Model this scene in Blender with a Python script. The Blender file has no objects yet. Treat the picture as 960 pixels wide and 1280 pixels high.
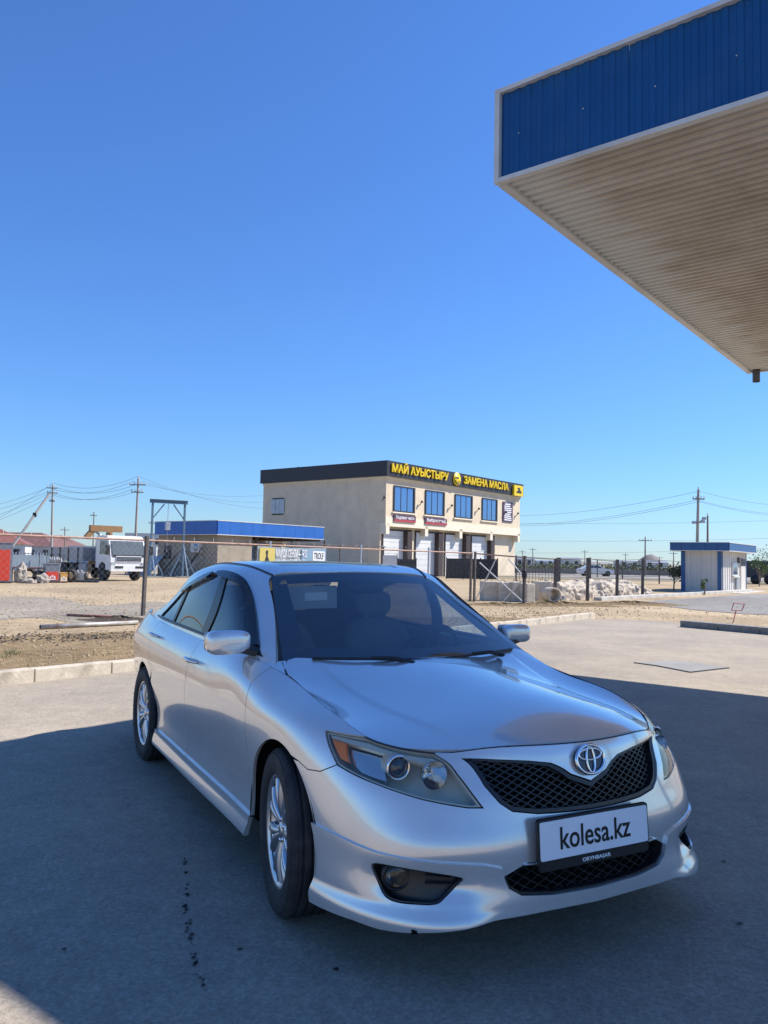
import bpy, bmesh, math, random
import numpy as np
from mathutils import Vector, Matrix
from mathutils.geometry import delaunay_2d_cdt
rad = math.radians
random.seed(7)
SC = bpy.context.scene
COL = SC.collection

# ------------------------------------------------------------------ camera
CF, CHZ, CH, CROLL = 993.556, 699.804, 1.4785, 0.02005      # focal (px of 960x1280), horizon row, height, roll
CP = math.atan((CHZ - 640) / CF)
cam_d = bpy.data.cameras.new('camera')
cam = bpy.data.objects.new('camera', cam_d); COL.objects.link(cam)
cam_d.sensor_fit = 'VERTICAL'; cam_d.sensor_height = 36.0
cam_d.lens = 36.0 * CF / 1280.0
cam_d.clip_start = 0.05; cam_d.clip_end = 6000
fw = Vector((0, math.cos(CP), math.sin(CP))); up0 = Vector((0, -math.sin(CP), math.cos(CP))); rt0 = Vector((1, 0, 0))
# positive roll tips the picture's verticals to the right
cr, sr = math.cos(CROLL), math.sin(CROLL)
rt = rt0 * cr + up0 * sr
up = up0 * cr - rt0 * sr
M3 = Matrix((rt, up, -fw)).transposed()
cam.matrix_world = Matrix.Translation((0, 0, CH)) @ M3.to_4x4()
SC.camera = cam

# ------------------------------------------------------------------ light
SUN_H = Vector((0.963, 0.27, 0)).normalized(); SUN_EL = rad(46.6)
SUN_DIR = Vector((SUN_H.x * math.cos(SUN_EL), SUN_H.y * math.cos(SUN_EL), math.sin(SUN_EL)))
world = bpy.data.worlds.new('World'); SC.world = world; world.use_nodes = True
wn = world.node_tree.nodes; wl = world.node_tree.links
sky = wn.new('ShaderNodeTexSky'); sky.sky_type = 'NISHITA'; sky.sun_disc = False
sky.sun_elevation = SUN_EL; sky.sun_rotation = math.atan2(SUN_H.x, SUN_H.y)
sky.altitude = 0; sky.air_density = 1.3; sky.dust_density = 0.0; sky.ozone_density = 10.0
bg = wn['Background']; bg.inputs[1].default_value = 0.108
tint = wn.new('ShaderNodeMix'); tint.data_type = 'RGBA'; tint.blend_type = 'MULTIPLY'; tint.inputs[0].default_value = 1
tint.inputs[7].default_value = (.59, .755, 1.0, 1)             # the phone's colour balance: a deeper blue, evenly over the whole sky
wl.new(sky.outputs[0], tint.inputs[6]); wl.new(tint.outputs[2], bg.inputs[0])
sun_d = bpy.data.lights.new('sun', 'SUN'); sun_d.energy = 4.6; sun_d.angle = rad(0.53); sun_d.color = (1.0, 0.94, 0.86)
sun = bpy.data.objects.new('sun', sun_d); COL.objects.link(sun)
sun.rotation_euler = SUN_DIR.to_track_quat('Z', 'Y').to_euler(); sun.location = (20, 5, 30)
vs = SC.view_settings
vs.view_transform = 'Standard'; vs.look = 'None'; vs.gamma = 1.0; vs.exposure = 0.7; vs.use_curve_mapping = False

# ------------------------------------------------------------------ pixel helpers (a pixel is only a direction)
def ray(u, v):
    a = u - 480; b = v - 640
    A = a * cr + b * sr; B = -a * sr + b * cr
    X = A / CF; U = -B / CF
    return np.array([X, math.cos(CP) - U * math.sin(CP), math.sin(CP) + U * math.cos(CP)])
def ground_z(x, y):
    return 0.0
def G(u, v, z=None):
    """ground point seen at a pixel"""
    d = ray(u, v); zz = 0.0 if z is None else z
    for i in range(12):
        t = (zz - CH) / d[2]; p = d * t
        if z is not None: break
        zz = ground_z(p[0], p[1])
    return Vector((p[0], p[1], zz))
def DP(u, v, Y):
    d = ray(u, v); t = Y / d[1]; return Vector((d[0] * t, Y, CH + d[2] * t))
def pix(W):
    W = np.asarray(W, float); X, Y, Z = W[..., 0], W[..., 1], W[..., 2] - CH
    d = Y * math.cos(CP) + Z * math.sin(CP); v = -Y * math.sin(CP) + Z * math.cos(CP)
    a = CF * X / d; b = -CF * v / d
    return np.stack([480 + a * cr - b * sr, 640 + a * sr + b * cr], -1)

# ------------------------------------------------------------------ node materials
MATS = {}
def new_mat(name):
    m = bpy.data.materials.new(name); m.use_nodes = True; MATS[name] = m
    return m, m.node_tree.nodes, m.node_tree.links, m.node_tree.nodes['Principled BSDF']
def noise_node(n, l, scale, detail=4, rough=.6, coords='Object', dist=0):
    tc = n.new('ShaderNodeTexCoord'); nz = n.new('ShaderNodeTexNoise')
    nz.inputs['Scale'].default_value = scale; nz.inputs['Detail'].default_value = detail
    nz.inputs['Roughness'].default_value = rough; nz.inputs['Distortion'].default_value = dist
    l.new(tc.outputs[coords], nz.inputs['Vector']); return nz
def ramp(n, l, src, stops):
    r = n.new('ShaderNodeValToRGB'); e = r.color_ramp.elements
    while len(e) < len(stops): e.new(0.5)
    for i, (p, c) in enumerate(stops):
        e[i].position = p; e[i].color = (c[0], c[1], c[2], 1) if not isinstance(c, (int, float)) else (c, c, c, 1)
    l.new(src, r.inputs[0]); return r
def mixc(n, l, fac, a, b, mode='MIX'):
    m = n.new('ShaderNodeMix'); m.data_type = 'RGBA'; m.blend_type = mode
    for k, val in ((0, fac), (6, a), (7, b)):
        if isinstance(val, (int, float)): m.inputs[k].default_value = val
        elif isinstance(val, tuple): m.inputs[k].default_value = (*val, 1)
        else: l.new(val, m.inputs[k])
    return m.outputs[2]
def mat(name, col, rough=.6, metal=0., var=.12, scale=6., bump=0., bscale=40., coat=0., spec=.5, detail=4, dirt=None):
    """painted or plain surface with slight tonal variation and optional fine relief"""
    if name in MATS: return MATS[name]
    m, n, l, b = new_mat(name)
    nz = noise_node(n, l, scale, detail)
    lo = tuple(c * (1 - var) for c in col); hi = tuple(min(1, c * (1 + var)) for c in col)
    out = ramp(n, l, nz.outputs[0], [(.3, lo), (.7, hi)]).outputs[0]
    if dirt:
        n2 = noise_node(n, l, dirt[1], 6, .7); r2 = ramp(n, l, n2.outputs[0], [(.48, 0), (.68, dirt[2])])
        out = mixc(n, l, r2.outputs[0], out, dirt[0])
    l.new(out, b.inputs['Base Color'])
    b.inputs['Roughness'].default_value = rough; b.inputs['Metallic'].default_value = metal
    b.inputs['Specular IOR Level'].default_value = spec
    if coat: b.inputs['Coat Weight'].default_value = coat; b.inputs['Coat Roughness'].default_value = .04
    if bump:
        n3 = noise_node(n, l, bscale, 5, .65); bp = n.new('ShaderNodeBump'); bp.inputs['Strength'].default_value = bump
        bp.inputs['Distance'].default_value = .02; l.new(n3.outputs[0], bp.inputs['Height']); l.new(bp.outputs[0], b.inputs['Normal'])
    return m
def glass_mat(name, tint, refl=.06, rough=.0):
    """sheet glass: tinted see-through plus a Fresnel sheen"""
    m, n, l, b = new_mat(name)
    tr = n.new('ShaderNodeBsdfTransparent'); tr.inputs[0].default_value = (*tint, 1)
    gl = n.new('ShaderNodeBsdfGlossy'); gl.inputs['Roughness'].default_value = rough; gl.inputs[0].default_value = (1, 1, 1, 1)
    ge = n.new('ShaderNodeNewGeometry'); dt = n.new('ShaderNodeVectorMath'); dt.operation = 'DOT_PRODUCT'
    l.new(ge.outputs['Normal'], dt.inputs[0]); l.new(ge.outputs['Incoming'], dt.inputs[1])
    def mth(op, a, b=None, c=None):
        q = n.new('ShaderNodeMath'); q.operation = op
        for k, val in enumerate((a, b, c)):
            if val is None: continue
            if isinstance(val, (int, float)): q.inputs[k].default_value = val
            else: l.new(val, q.inputs[k])
        return q.outputs[0]
    cs = mth('ABSOLUTE', dt.outputs['Value']); sch = mth('POWER', mth('SUBTRACT', 1., cs), 5.)       # same sheen from either side of the sheet
    fac = mth('MULTIPLY_ADD', sch, .93, .05 + refl); mx = n.new('ShaderNodeMixShader')
    l.new(fac, mx.inputs[0]); l.new(tr.outputs[0], mx.inputs[1]); l.new(gl.outputs[0], mx.inputs[2])
    l.new(mx.outputs[0], n['Material Output'].inputs[0]); n.remove(b); return m

# ------------------------------------------------------------------ mesh helpers
class MB:
    """collects shapes; build() links them as ONE mesh object"""
    def __init__(s): s.v = []; s.f = []; s.sm = []; s.nrm = None
    def add(s, vs, fs, smooth=False):
        o = len(s.v); s.v += [tuple(map(float, p)) for p in vs]; s.f += [tuple(i + o for i in f) for f in fs]; s.sm += [smooth] * len(fs); return s
    def box(s, x0, x1, y0, y1, z0, z1):
        v = [(x, y, z) for z in (z0, z1) for y in (y0, y1) for x in (x0, x1)]
        return s.add(v, [(0, 2, 3, 1), (4, 5, 7, 6), (0, 1, 5, 4), (2, 6, 7, 3), (0, 4, 6, 2), (1, 3, 7, 5)])
    def bbox(s, x0, x1, y0, y1, z0, z1, b=.01):
        """box with bevelled vertical and top/bottom edges"""
        bm = bmesh.new(); bmesh.ops.create_cube(bm, size=1)
        for q in bm.verts: q.co = Vector(((x0 + x1) / 2 + q.co.x * (x1 - x0), (y0 + y1) / 2 + q.co.y * (y1 - y0), (z0 + z1) / 2 + q.co.z * (z1 - z0)))
        bmesh.ops.bevel(bm, geom=bm.edges[:], offset=b, segments=2, affect='EDGES', profile=.6)
        return s.bm(bm)
    def bm(s, bm, smooth=False):
        bm.verts.index_update(); s.add([q.co for q in bm.verts], [[q.index for q in f.verts] for f in bm.faces], smooth); bm.free(); return s
    def bar(s, a, b, r, n=8, r2=None, cap=True):
        a = Vector(a); b = Vector(b); d = b - a
        if d.length < 1e-6: return s
        q = d.to_track_quat('Z', 'Y'); r2 = r if r2 is None else r2
        vs = []; 
        for (c, rr) in ((a, r), (b, r2)):
            for i in range(n):
                t = 2 * math.pi * i / n; vs.append(c + q @ Vector((rr * math.cos(t), rr * math.sin(t), 0)))
        fs = [(i, (i + 1) % n, n + (i + 1) % n, n + i) for i in range(n)]
        s.add(vs, fs, n > 5)
        if cap: s.add(vs, [tuple(range(n))[::-1], tuple(range(n, 2 * n))])
        return s
    def beam(s, a, b, w, h, upv=(0, 0, 1)):
        """rectangular bar from a to b"""
        a = Vector(a); b = Vector(b); d = (b - a).normalized(); u = Vector(upv)
        if abs(d.dot(u)) > .98: u = Vector((1, 0, 0)) if abs(d.x) < .9 else Vector((0, 1, 0))
        x = d.cross(u).normalized(); y = x.cross(d).normalized()
        v = [c + x * sx * w / 2 + y * sy * h / 2 for c in (a, b) for (sx, sy) in ((-1, -1), (1, -1), (1, 1), (-1, 1))]
        return s.add(v, [(3, 2, 1, 0), (4, 5, 6, 7), (0, 1, 5, 4), (1, 2, 6, 5), (2, 3, 7, 6), (3, 0, 4, 7)])
    def tube(s, pts, r, n=8, closed=False):
        pts = [Vector(p) for p in pts]; N = len(pts); vs = []
        prev = None
        for i, p in enumerate(pts):
            a = pts[(i - 1) % N] if (closed or i) else p; b = pts[(i + 1) % N] if (closed or i < N - 1) else p
            d = (b - a).normalized()
            if prev is None:
                u = Vector((0, 0, 1)) if abs(d.z) < .9 else Vector((1, 0, 0)); x = d.cross(u).normalized()
            else: x = (prev - d * prev.dot(d)).normalized()
            prev = x; y = d.cross(x); rr = r[i] if isinstance(r, (list, tuple)) else r
            vs += [p + x * rr * math.cos(2 * math.pi * k / n) + y * rr * math.sin(2 * math.pi * k / n) for k in range(n)]
        fs = []
        for i in range(N if closed else N - 1):
            j = (i + 1) % N
            fs += [(i * n + k, i * n + (k + 1) % n, j * n + (k + 1) % n, j * n + k) for k in range(n)]
        s.add(vs, fs, True)
        if not closed: s.add(vs, [tuple(range(n))[::-1], tuple(range((N - 1) * n, N * n))])
        return s
    def lathe(s, prof, n=32, axis='Z', c=(0, 0, 0), smooth=True, closed=False):
        """profile of (radius, height) turned about an axis"""
        vs = []
        for (r, z) in prof:
            for i in range(n):
                t = 2 * math.pi * i / n; x, y = r * math.cos(t), r * math.sin(t)
                q = (x, y, z) if axis == 'Z' else ((x, z, y) if axis == 'Y' else (z, x, y))
                vs.append((q[0] + c[0], q[1] + c[1], q[2] + c[2]))
        P = len(prof); fs = []
        for i in range(P if closed else P - 1):
            j = (i + 1) % P
            fs += [(i * n + k, i * n + (k + 1) % n, j * n + (k + 1) % n, j * n + k) for k in range(n)]
        return s.add(vs, fs, smooth)
    def prism(s, poly, fn0, fn1):
        """polygon (2D list) mapped by two functions to bottom and top, capped"""
        n = len(poly); v = [fn0(p) for p in poly] + [fn1(p) for p in poly]
        return s.add(v, [tuple(range(n))[::-1], tuple(range(n, 2 * n))] + [(i, (i + 1) % n, n + (i + 1) % n, n + i) for i in range(n)])
    def xf(s, M):
        s.v = [tuple(M @ Vector(p)) for p in s.v]; return s
    def build(s, name, m=None, parent=None, fix=True):
        me = bpy.data.meshes.new(name); me.from_pydata(s.v, [], s.f); me.polygons.foreach_set('use_smooth', s.sm)
        me.update()
        if fix:
            b = bmesh.new(); b.from_mesh(me); bmesh.ops.recalc_face_normals(b, faces=b.faces[:]); b.to_mesh(me); b.free()
        o = bpy.data.objects.new(name, me); COL.objects.link(o)
        if m is not None: me.materials.append(MATS[m] if isinstance(m, str) else m)
        if parent is not None: o.parent = parent
        return o
def tag(o, label=None, cat=None, group=None, kind=None):
    for k, v in (('label', label), ('category', cat), ('group', group), ('kind', kind)):
        if v: o[k] = v
    return o
def empty(name, loc=(0, 0, 0), rz=0., label=None, cat=None, group=None):
    o = bpy.data.objects.new(name, None); COL.objects.link(o); o.location = loc; o.rotation_euler = (0, 0, rz); o.empty_display_size = .2
    return tag(o, label, cat, group)
def copy_tree(o, parent=None):
    c = o.copy(); COL.objects.link(c); c.parent = parent
    for ch in [q for q in bpy.data.objects if q.parent == o]: copy_tree(ch, c)
    return c
def text_mesh(txt, size, depth, name, m, parent, M, width=None, bold=0., shear=0., spacing=1., align='CENTER'):
    """lettering as a thin mesh in the XY plane of matrix M"""
    cu = bpy.data.curves.new('lettering', 'FONT'); cu.body = txt; cu.size = size; cu.extrude = depth; cu.align_x = align; cu.align_y = 'CENTER'
    cu.offset = bold; cu.shear = shear; cu.space_character = spacing; cu.resolution_u = 3
    to = bpy.data.objects.new('lettering_source', cu); COL.objects.link(to)
    dg = bpy.context.evaluated_depsgraph_get(); dg.update()
    me = bpy.data.meshes.new_from_object(to.evaluated_get(dg)); bpy.data.objects.remove(to)
    xs = [q.co.x for q in me.vertices]
    if xs:
        k = (width / (max(xs) - min(xs))) if width else 1.
        cxm = (max(xs) + min(xs)) / 2
        for q in me.vertices: q.co = M @ Vector(((q.co.x - cxm) * k, q.co.y, q.co.z))
    o = bpy.data.objects.new(name, me); COL.objects.link(o); me.materials.clear(); me.materials.append(MATS[m]); o.parent = parent; me.name = name
    return o
# ================================================================== setting: ground, forecourt, kerbs, canopy
EX = Vector((.6198, .7848, 0)).normalized(); EY = Vector((-EX.y, EX.x, 0))      # the site's building grid
GRID = math.atan2(EX.y, EX.x)
def sheet(poly, z, name, m, step=1.2, parent=None, fn=None):
    """flat or gently uneven ground sheet filling a plan polygon"""
    from mathutils.geometry import delaunay_2d_cdt as cdt
    p = [Vector((q[0], q[1])) for q in poly]; n = len(p); P2 = []
    for i in range(n):
        a, b = p[i], p[(i + 1) % n]; k = max(1, int((b - a).length / step)); P2 += [a + (b - a) * j / k for j in range(k)]
    nb = len(P2); E = [(i, (i + 1) % nb) for i in range(nb)]
    V, e, F, *_ = cdt(P2, E, [], 1, 1e-5)
    o = MB().add([(v.x, v.y, z + (fn(v.x, v.y) if fn else 0)) for v in V], [tuple(f) for f in F]).build(name, m, parent)
    for f in o.data.polygons:
        if f.normal.z < 0: f.flip()
    return o
# ---- materials of the ground
def asphalt_mat():
    m, n, l, b = new_mat('asphalt')
    fine = noise_node(n, l, 62, 6, .82); r1 = ramp(n, l, fine.outputs[0], [(.34, (.235, .203, .162)), (.5, (.35, .306, .245)), (.66, (.50, .44, .355))])
    big = noise_node(n, l, .55, 6, .65); r2 = ramp(n, l, big.outputs[0], [(.32, (.80, .80, .81)), (.68, (1.12, 1.09, 1.03))])
    c = mixc(n, l, 1., r1.outputs[0], r2.outputs[0], 'MULTIPLY')
    md = noise_node(n, l, 5.5, 7, .75); r7 = ramp(n, l, md.outputs[0], [(.36, (.90, .90, .90)), (.64, (1.07, 1.07, 1.07))]); c = mixc(n, l, 1., c, r7.outputs[0], 'MULTIPLY')
    st = noise_node(n, l, 2.3, 9, .8, dist=.5); r3 = ramp(n, l, st.outputs[0], [(.60, 0), (.75, .42)])
    c = mixc(n, l, r3.outputs[0], c, (.085, .082, .078))
    sd = noise_node(n, l, .8, 8, .7, dist=.8); r6 = ramp(n, l, sd.outputs[0], [(.54, 0), (.72, .38)]); c = mixc(n, l, r6.outputs[0], c, (.40, .325, .225))
    tc = n.new('ShaderNodeTexCoord'); vo = n.new('ShaderNodeTexVoronoi'); vo.inputs['Scale'].default_value = 70; l.new(tc.outputs['Object'], vo.inputs['Vector'])
    r4 = ramp(n, l, vo.outputs['Distance'], [(.05, .45), (.16, 0)])
    peb = noise_node(n, l, 22, 2, .5); r5 = ramp(n, l, peb.outputs[0], [(.58, 0), (.66, 1)])
    mm = n.new('ShaderNodeMath'); mm.operation = 'MULTIPLY'; l.new(r4.outputs[0], mm.inputs[0]); l.new(r5.outputs[0], mm.inputs[1])
    c = mixc(n, l, mm.outputs[0], c, (.42, .40, .36)); l.new(c, b.inputs['Base Color'])
    b.inputs['Roughness'].default_value = .9; b.inputs['Specular IOR Level'].default_value = .25
    bp = n.new('ShaderNodeBump'); bp.inputs['Strength'].default_value = .5; bp.inputs['Distance'].default_value = .006
    l.new(fine.outputs[0], bp.inputs['Height']); l.new(bp.outputs[0], b.inputs['Normal'])
asphalt_mat()
def soil_mat(name, lo, mid, hi, s1=3.5, s2=.12, s3=22.):
    m, n, l, b = new_mat(name)
    a = noise_node(n, l, s1, 9, .72); r1 = ramp(n, l, a.outputs[0], [(.28, lo), (.5, mid), (.72, hi)])
    g = noise_node(n, l, s2, 6, .6, dist=1.); r2 = ramp(n, l, g.outputs[0], [(.34, (.72, .70, .68)), (.66, (1.12, 1.12, 1.1))])
    c = mixc(n, l, 1., r1.outputs[0], r2.outputs[0], 'MULTIPLY')
    fi = noise_node(n, l, s3, 6, .85); r4 = ramp(n, l, fi.outputs[0], [(.36, (.52, .50, .48)), (.5, (1., 1., 1.)), (.64, (1.42, 1.42, 1.42))]); c = mixc(n, l, 1., c, r4.outputs[0], 'MULTIPLY')
    sp = noise_node(n, l, 28, 4, .7); r3 = ramp(n, l, sp.outputs[0], [(.62, 0), (.72, .6)])
    c = mixc(n, l, r3.outputs[0], c, tuple(x * .45 for x in lo)); l.new(c, b.inputs['Base Color']); b.inputs['Roughness'].default_value = .95; b.inputs['Specular IOR Level'].default_value = .15
    bp = n.new('ShaderNodeBump'); bp.inputs['Strength'].default_value = .8; bp.inputs['Distance'].default_value = .05
    l.new(a.outputs[0], bp.inputs['Height']); l.new(bp.outputs[0], b.inputs['Normal'])
soil_mat('sand', (.30, .225, .14), (.43, .335, .215), (.54, .44, .30), 3.5, .12, 13.)
soil_mat('dry_soil', (.16, .112, .062), (.27, .195, .11), (.37, .28, .17), 5., .25, 34.)
soil_mat('gravel', (.22, .19, .15), (.34, .30, .24), (.47, .42, .345), 6., .2, 16.)
soil_mat('steppe', (.17, .15, .10), (.27, .235, .165), (.36, .32, .23), .25, .01)
soil_mat('far_road', (.24, .23, .215), (.29, .28, .26), (.34, .325, .30), 1.2, .05)
mat('concrete', (.58, .51, .40), .9, var=.18, scale=4, bump=.35, bscale=30, dirt=((.24, .20, .15), 2.5, .6))
mat('pale_concrete', (.52, .50, .45), .9, var=.15, scale=4, bump=.3, bscale=30, dirt=((.30, .26, .2), 2, .5))
mat('dark_concrete', (.22, .21, .19), .9, var=.2, scale=5, bump=.4, bscale=25)
mat('tar', (.03, .03, .031), .7, var=.2)
mat('pebble', (.36, .28, .18), .95, var=.35, scale=3)
mat('straw', (.36, .29, .15), .9, var=.35, scale=2)
mat('steel_pipe', (.42, .40, .37), .55, metal=.4, var=.25, scale=3, dirt=((.25, .13, .07), 5, .7))

def smooth_poly2(P, n=5):
    N = len(P); out = []
    for i in range(N):
        a, b, c, d = (np.array(P[(i + k) % N]) for k in (-1, 0, 1, 2))
        out += [tuple(.5 * (2 * b + (c - a) * t + (2 * a - 5 * b + 4 * c - d) * t * t + (3 * b - a - 3 * c + d) * t ** 3)) for t in np.linspace(0, 1, n + 1)[:-1]]
    return out
# ---- the land reaches the horizon; the yard behind the kerb is sandier
gmb = MB(); rs_ = [0, 30, 60, 120, 240, 500, 1000, 2500]
nA = 48; V = [(0, 20, -.02)]
for r in rs_[1:]:
    V += [(r * math.cos(2 * math.pi * i / nA), 20 + r * math.sin(2 * math.pi * i / nA), -.02) for i in range(nA)]
F = [(0, 1 + i, 1 + (i + 1) % nA) for i in range(nA)]
for k in range(len(rs_) - 2):
    o = 1 + k * nA; F += [(o + i, o + nA + i, o + nA + (i + 1) % nA, o + (i + 1) % nA) for i in range(nA)]
tag(gmb.add(V, F).build('ground', 'steppe'), kind='structure')
K0 = Vector((-3.3, 10.0, 0)); K1 = G(735, 774); KD = (K1 - K0).normalized(); KN = Vector((-KD.y, KD.x, 0))
kp = lambda t, o=0.: K0 + KD * t + KN * o
KE = (K1 - K0).length
yard = [kp(-30, .05), kp(KE, .05), G(852, 779), G(960, 792), (40, 12, 0), (60, 60, 0), (30, 74, 0), (0, 70, 0), (-30, 80, 0), (-60, 60, 0), (-60, 0, 0)]
def bumpy(x, y): return .012 * math.sin(x * 1.3 + y * .7) * math.sin(y * .9 - x * .4)
tag(sheet(yard, 0.0, 'yard', 'sand', 2.5), kind='structure')
strip = [kp(-30, .06), kp(13.2, .06), kp(13.0, 2.2), kp(9.0, 4.6), kp(4.5, 4.3), kp(1.0, 5.2), kp(-3, 5.0), kp(-30, 6.0)]
tag(sheet(strip, .004, 'verge', 'dry_soil', 1.0), kind='structure')
gv = [G(u, v) for (u, v) in ((-260, 752), (-40, 746), (60, 747), (120, 757), (190, 752), (260, 760), (300, 772), (210, 781), (160, 776), (100, 779), (40, 772), (-60, 781), (-260, 790))]
tag(sheet(smooth_poly2([(p.x, p.y) for p in gv]), .006, 'gravel_patch', 'gravel', 1.0), kind='structure')
fore = [kp(-34, 0), kp(KE, 0), G(790, 775), G(852, 779), G(960, 792), (26, 6, 0), (60, 10, 0), (60, -60, 0), (-60, -60, 0), (-40, -30, 0)]
asp = tag(sheet(fore, .008, 'forecourt', 'asphalt', 2.0), kind='structure')
side = [G(795, 753), G(940, 742.5), G(1100, 744), G(1100, 775), G(935, 768), G(870, 763)]
tag(sheet(side, .012, 'side_road', 'far_road', 2.0), kind='structure')
road = [(-40, 72, 0), (-10, 78, 0), (13, 84, 0), (120, 84, 0), (200, 90, 0), (200, 118, 0), (-40, 110, 0)]
tag(sheet(road, .010, 'highway', 'far_road', 6.0), kind='structure')
# tar drips along a crack in the forecourt, oil stains
random.seed(5); mb = MB()
def blot(c, r, ex=1., z=.0125, ang=0.):
    n = 9; o = []
    for i in range(n):
        t = 2 * math.pi * i / n; q = r * random.uniform(.6, 1.3); x, y = q * math.cos(t) * ex, q * math.sin(t)
        o.append((c[0] + x * math.cos(ang) - y * math.sin(ang), c[1] + x * math.sin(ang) + y * math.cos(ang), z))
    mb.add(o + [(c[0], c[1], z)], [(i, (i + 1) % n, n) for i in range(n)])
path = [(228, 1075), (231, 1100), (232, 1130), (234, 1155), (238, 1175), (243, 1198), (248, 1222), (256, 1243)]
for i in range(len(path) - 1):
    a, b = G(*path[i]), G(*path[i + 1])
    for k in range(8):
        if random.random() < .8: c = a.lerp(b, random.random()); blot((c.x + random.uniform(-.012, .012), c.y), random.uniform(.003, .009), 1.3, ang=random.random() * 3)
for (u, v, r) in ((925, 1158, .012), (905, 1080, .01), (80, 1190, .008), (300, 1190, .008), (160, 1010, .008), (420, 1215, .01)):
    c = G(u, v); blot((c.x, c.y), r, 1.3)
tag(mb.build('tar_spots', 'tar', asp), kind='stuff')
mat('patch_concrete', (.27, .26, .24), .9, var=.15, scale=3, bump=.3, bscale=40)
pq = [G(u, v) for (u, v) in ((793, 829.5), (822, 833.5), (863, 841.5), (911, 836), (872, 829.5), (838, 827))]
tag(sheet(pq, .014, 'road_patch', 'patch_concrete', .5), kind='structure')
mb = MB()
for a, b in ((0, 1), (1, 2), (2, 3)): mb.beam((pq[a].x, pq[a].y, .014), (pq[b].x, pq[b].y, .014), .03, .012)
tag(mb.build('patch_joint', 'tar', asp), kind='stuff')
# ---- kerb stones, one by one
kerb = empty('kerb', (K0.x, K0.y, 0), label='pale concrete kerb between the asphalt and the dry verge', cat='kerb')
random.seed(11); base_st = None
t = -14.05
while t < KE - .2:
    L = 1.0 if t > -14 else 1.0
    st = MB().bbox(0, .985, -.0, .16, -.12, .15, .012).build('kerb_stone', 'concrete', kerb) if base_st is None else base_st.copy()
    if base_st is None: base_st = st
    else: COL.objects.link(st)
    st.parent = kerb; p = KD * t; st.location = (p.x, p.y, random.uniform(-.008, .006)); st.rotation_euler = (random.uniform(-.01, .01), random.uniform(-.006, .006), math.atan2(KD.y, KD.x) + random.uniform(-.008, .008))
    t += 1.0
i0, i1 = G(850, 784), G(960, 794); idr = (i1 - i0).normalized()
isl = empty('kerb', (i0.x, i0.y, 0), label='grey raised concrete kerb island at the edge of the sandy strip', cat='kerb')
for k in range(7):
    st = MB().bbox(0, .985, 0, .30, -.1, .16, .015).build('kerb_stone', 'dark_concrete', isl) if k == 0 else st.copy()
    if k: COL.objects.link(st); st.parent = isl
    st.location = idr * k; st.rotation_euler = (0, 0, math.atan2(idr.y, idr.x) + random.uniform(-.006, .006))
# pale edging in front of the kiosk
e0, e1 = G(752, 751), G(945, 739.5); ed = (e1 - e0); en = int(ed.length); edn = ed.normalized()
edg = empty('kerb', (e0.x, e0.y, 0), label='whitish concrete edging running up to the small kiosk', cat='kerb')
for k in range(en):
    st = MB().bbox(0, .985, 0, .35, -.1, .14, .015).build('kerb_stone', 'pale_concrete', edg) if k == 0 else st.copy()
    if k: COL.objects.link(st); st.parent = edg
    st.location = edn * k; st.rotation_euler = (0, 0, math.atan2(edn.y, edn.x) + random.uniform(-.01, .01))
# ---- loose stones and dry stalks on the verge and the sand
random.seed(21); mb = MB()
def stone(x, y, r):
    V = []; 
    for (a, b, c) in ((1, 0, 0), (-1, 0, 0), (0, 1, 0), (0, -1, 0), (0, 0, 1), (0, 0, -.5)):
        k = random.uniform(.6, 1.2) * r; V.append((x + a * k, y + b * k, .01 + max(0, c * k * .8) - (.01 if c < 0 else 0)))
    mb.add(V, [(0, 2, 4), (2, 1, 4), (1, 3, 4), (3, 0, 4), (2, 0, 5), (1, 2, 5), (3, 1, 5), (0, 3, 5)])
for i in range(5200):
    t = random.uniform(-8, 24); o = abs(random.gauss(0, 1)) * 4.5 + .25; p = kp(t, o); stone(p.x, p.y, random.choice((.006, .009, .012, .018, .03)) * random.uniform(.6, 1.2))
for i in range(350):
    p = G(random.uniform(600, 960), random.uniform(752, 774)); stone(p.x, p.y, random.uniform(.01, .035))
for i in range(500):
    p = G(random.uniform(-20, 250), random.uniform(732, 775)); stone(p.x, p.y, random.uniform(.02, .045))
tag(mb.build('loose_stones', 'pebble'), label='loose pebbles scattered over the sand and verge', cat='pebbles', kind='stuff')
mb = MB()
def tuft(x, y, n, h, sp):
    for k in range(n):
        a = random.uniform(0, 6.28); l = h * random.uniform(.4, 1.); d = Vector((math.cos(a), math.sin(a), 0)); b = Vector((x, y, 0)) + d * sp * random.random(); q = Vector((-d.y, d.x, 0)) * .004
        t_ = b + d * l * random.uniform(.2, .9) + Vector((0, 0, l * random.uniform(.3, .9))); mb.add([b - q, b + q, t_], [(0, 1, 2)])
for i in range(900):
    t = random.uniform(-7, 16); o = random.uniform(.2, 2.6); p = kp(t, o); tuft(p.x, p.y, 9, random.uniform(.04, .13), .10)
for i in range(60):
    p = G(random.uniform(600, 960), random.uniform(746, 762)); tuft(p.x, p.y, 8, .2, .25)
tag(mb.build('dry_grass', 'straw'), label='dry grass stubble on the verge behind the kerb', cat='grass', kind='stuff')
mat('debris', (.05, .042, .036), .95, var=.3)
mb = MB()
for i in range(900):
    u = random.uniform(-30, 185); v = 799 - .02 * u + random.gauss(0, 3.2); p = G(u, v); s = random.uniform(.008, .04)
    a = random.uniform(0, 3.14); d = Vector((math.cos(a), math.sin(a), 0)) * s; q = Vector((-d.y, d.x, 0)) * random.uniform(.3, .9)
    mb.add([p - d - q * .4, p + q + Vector((0, 0, s * .7)), p + d, p - q], [(0, 3, 1), (1, 3, 2)])
tag(mb.build('litter', 'debris', fix=False), label='dark litter and clods strewn along the verge behind the kerb', cat='litter', kind='stuff')
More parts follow.
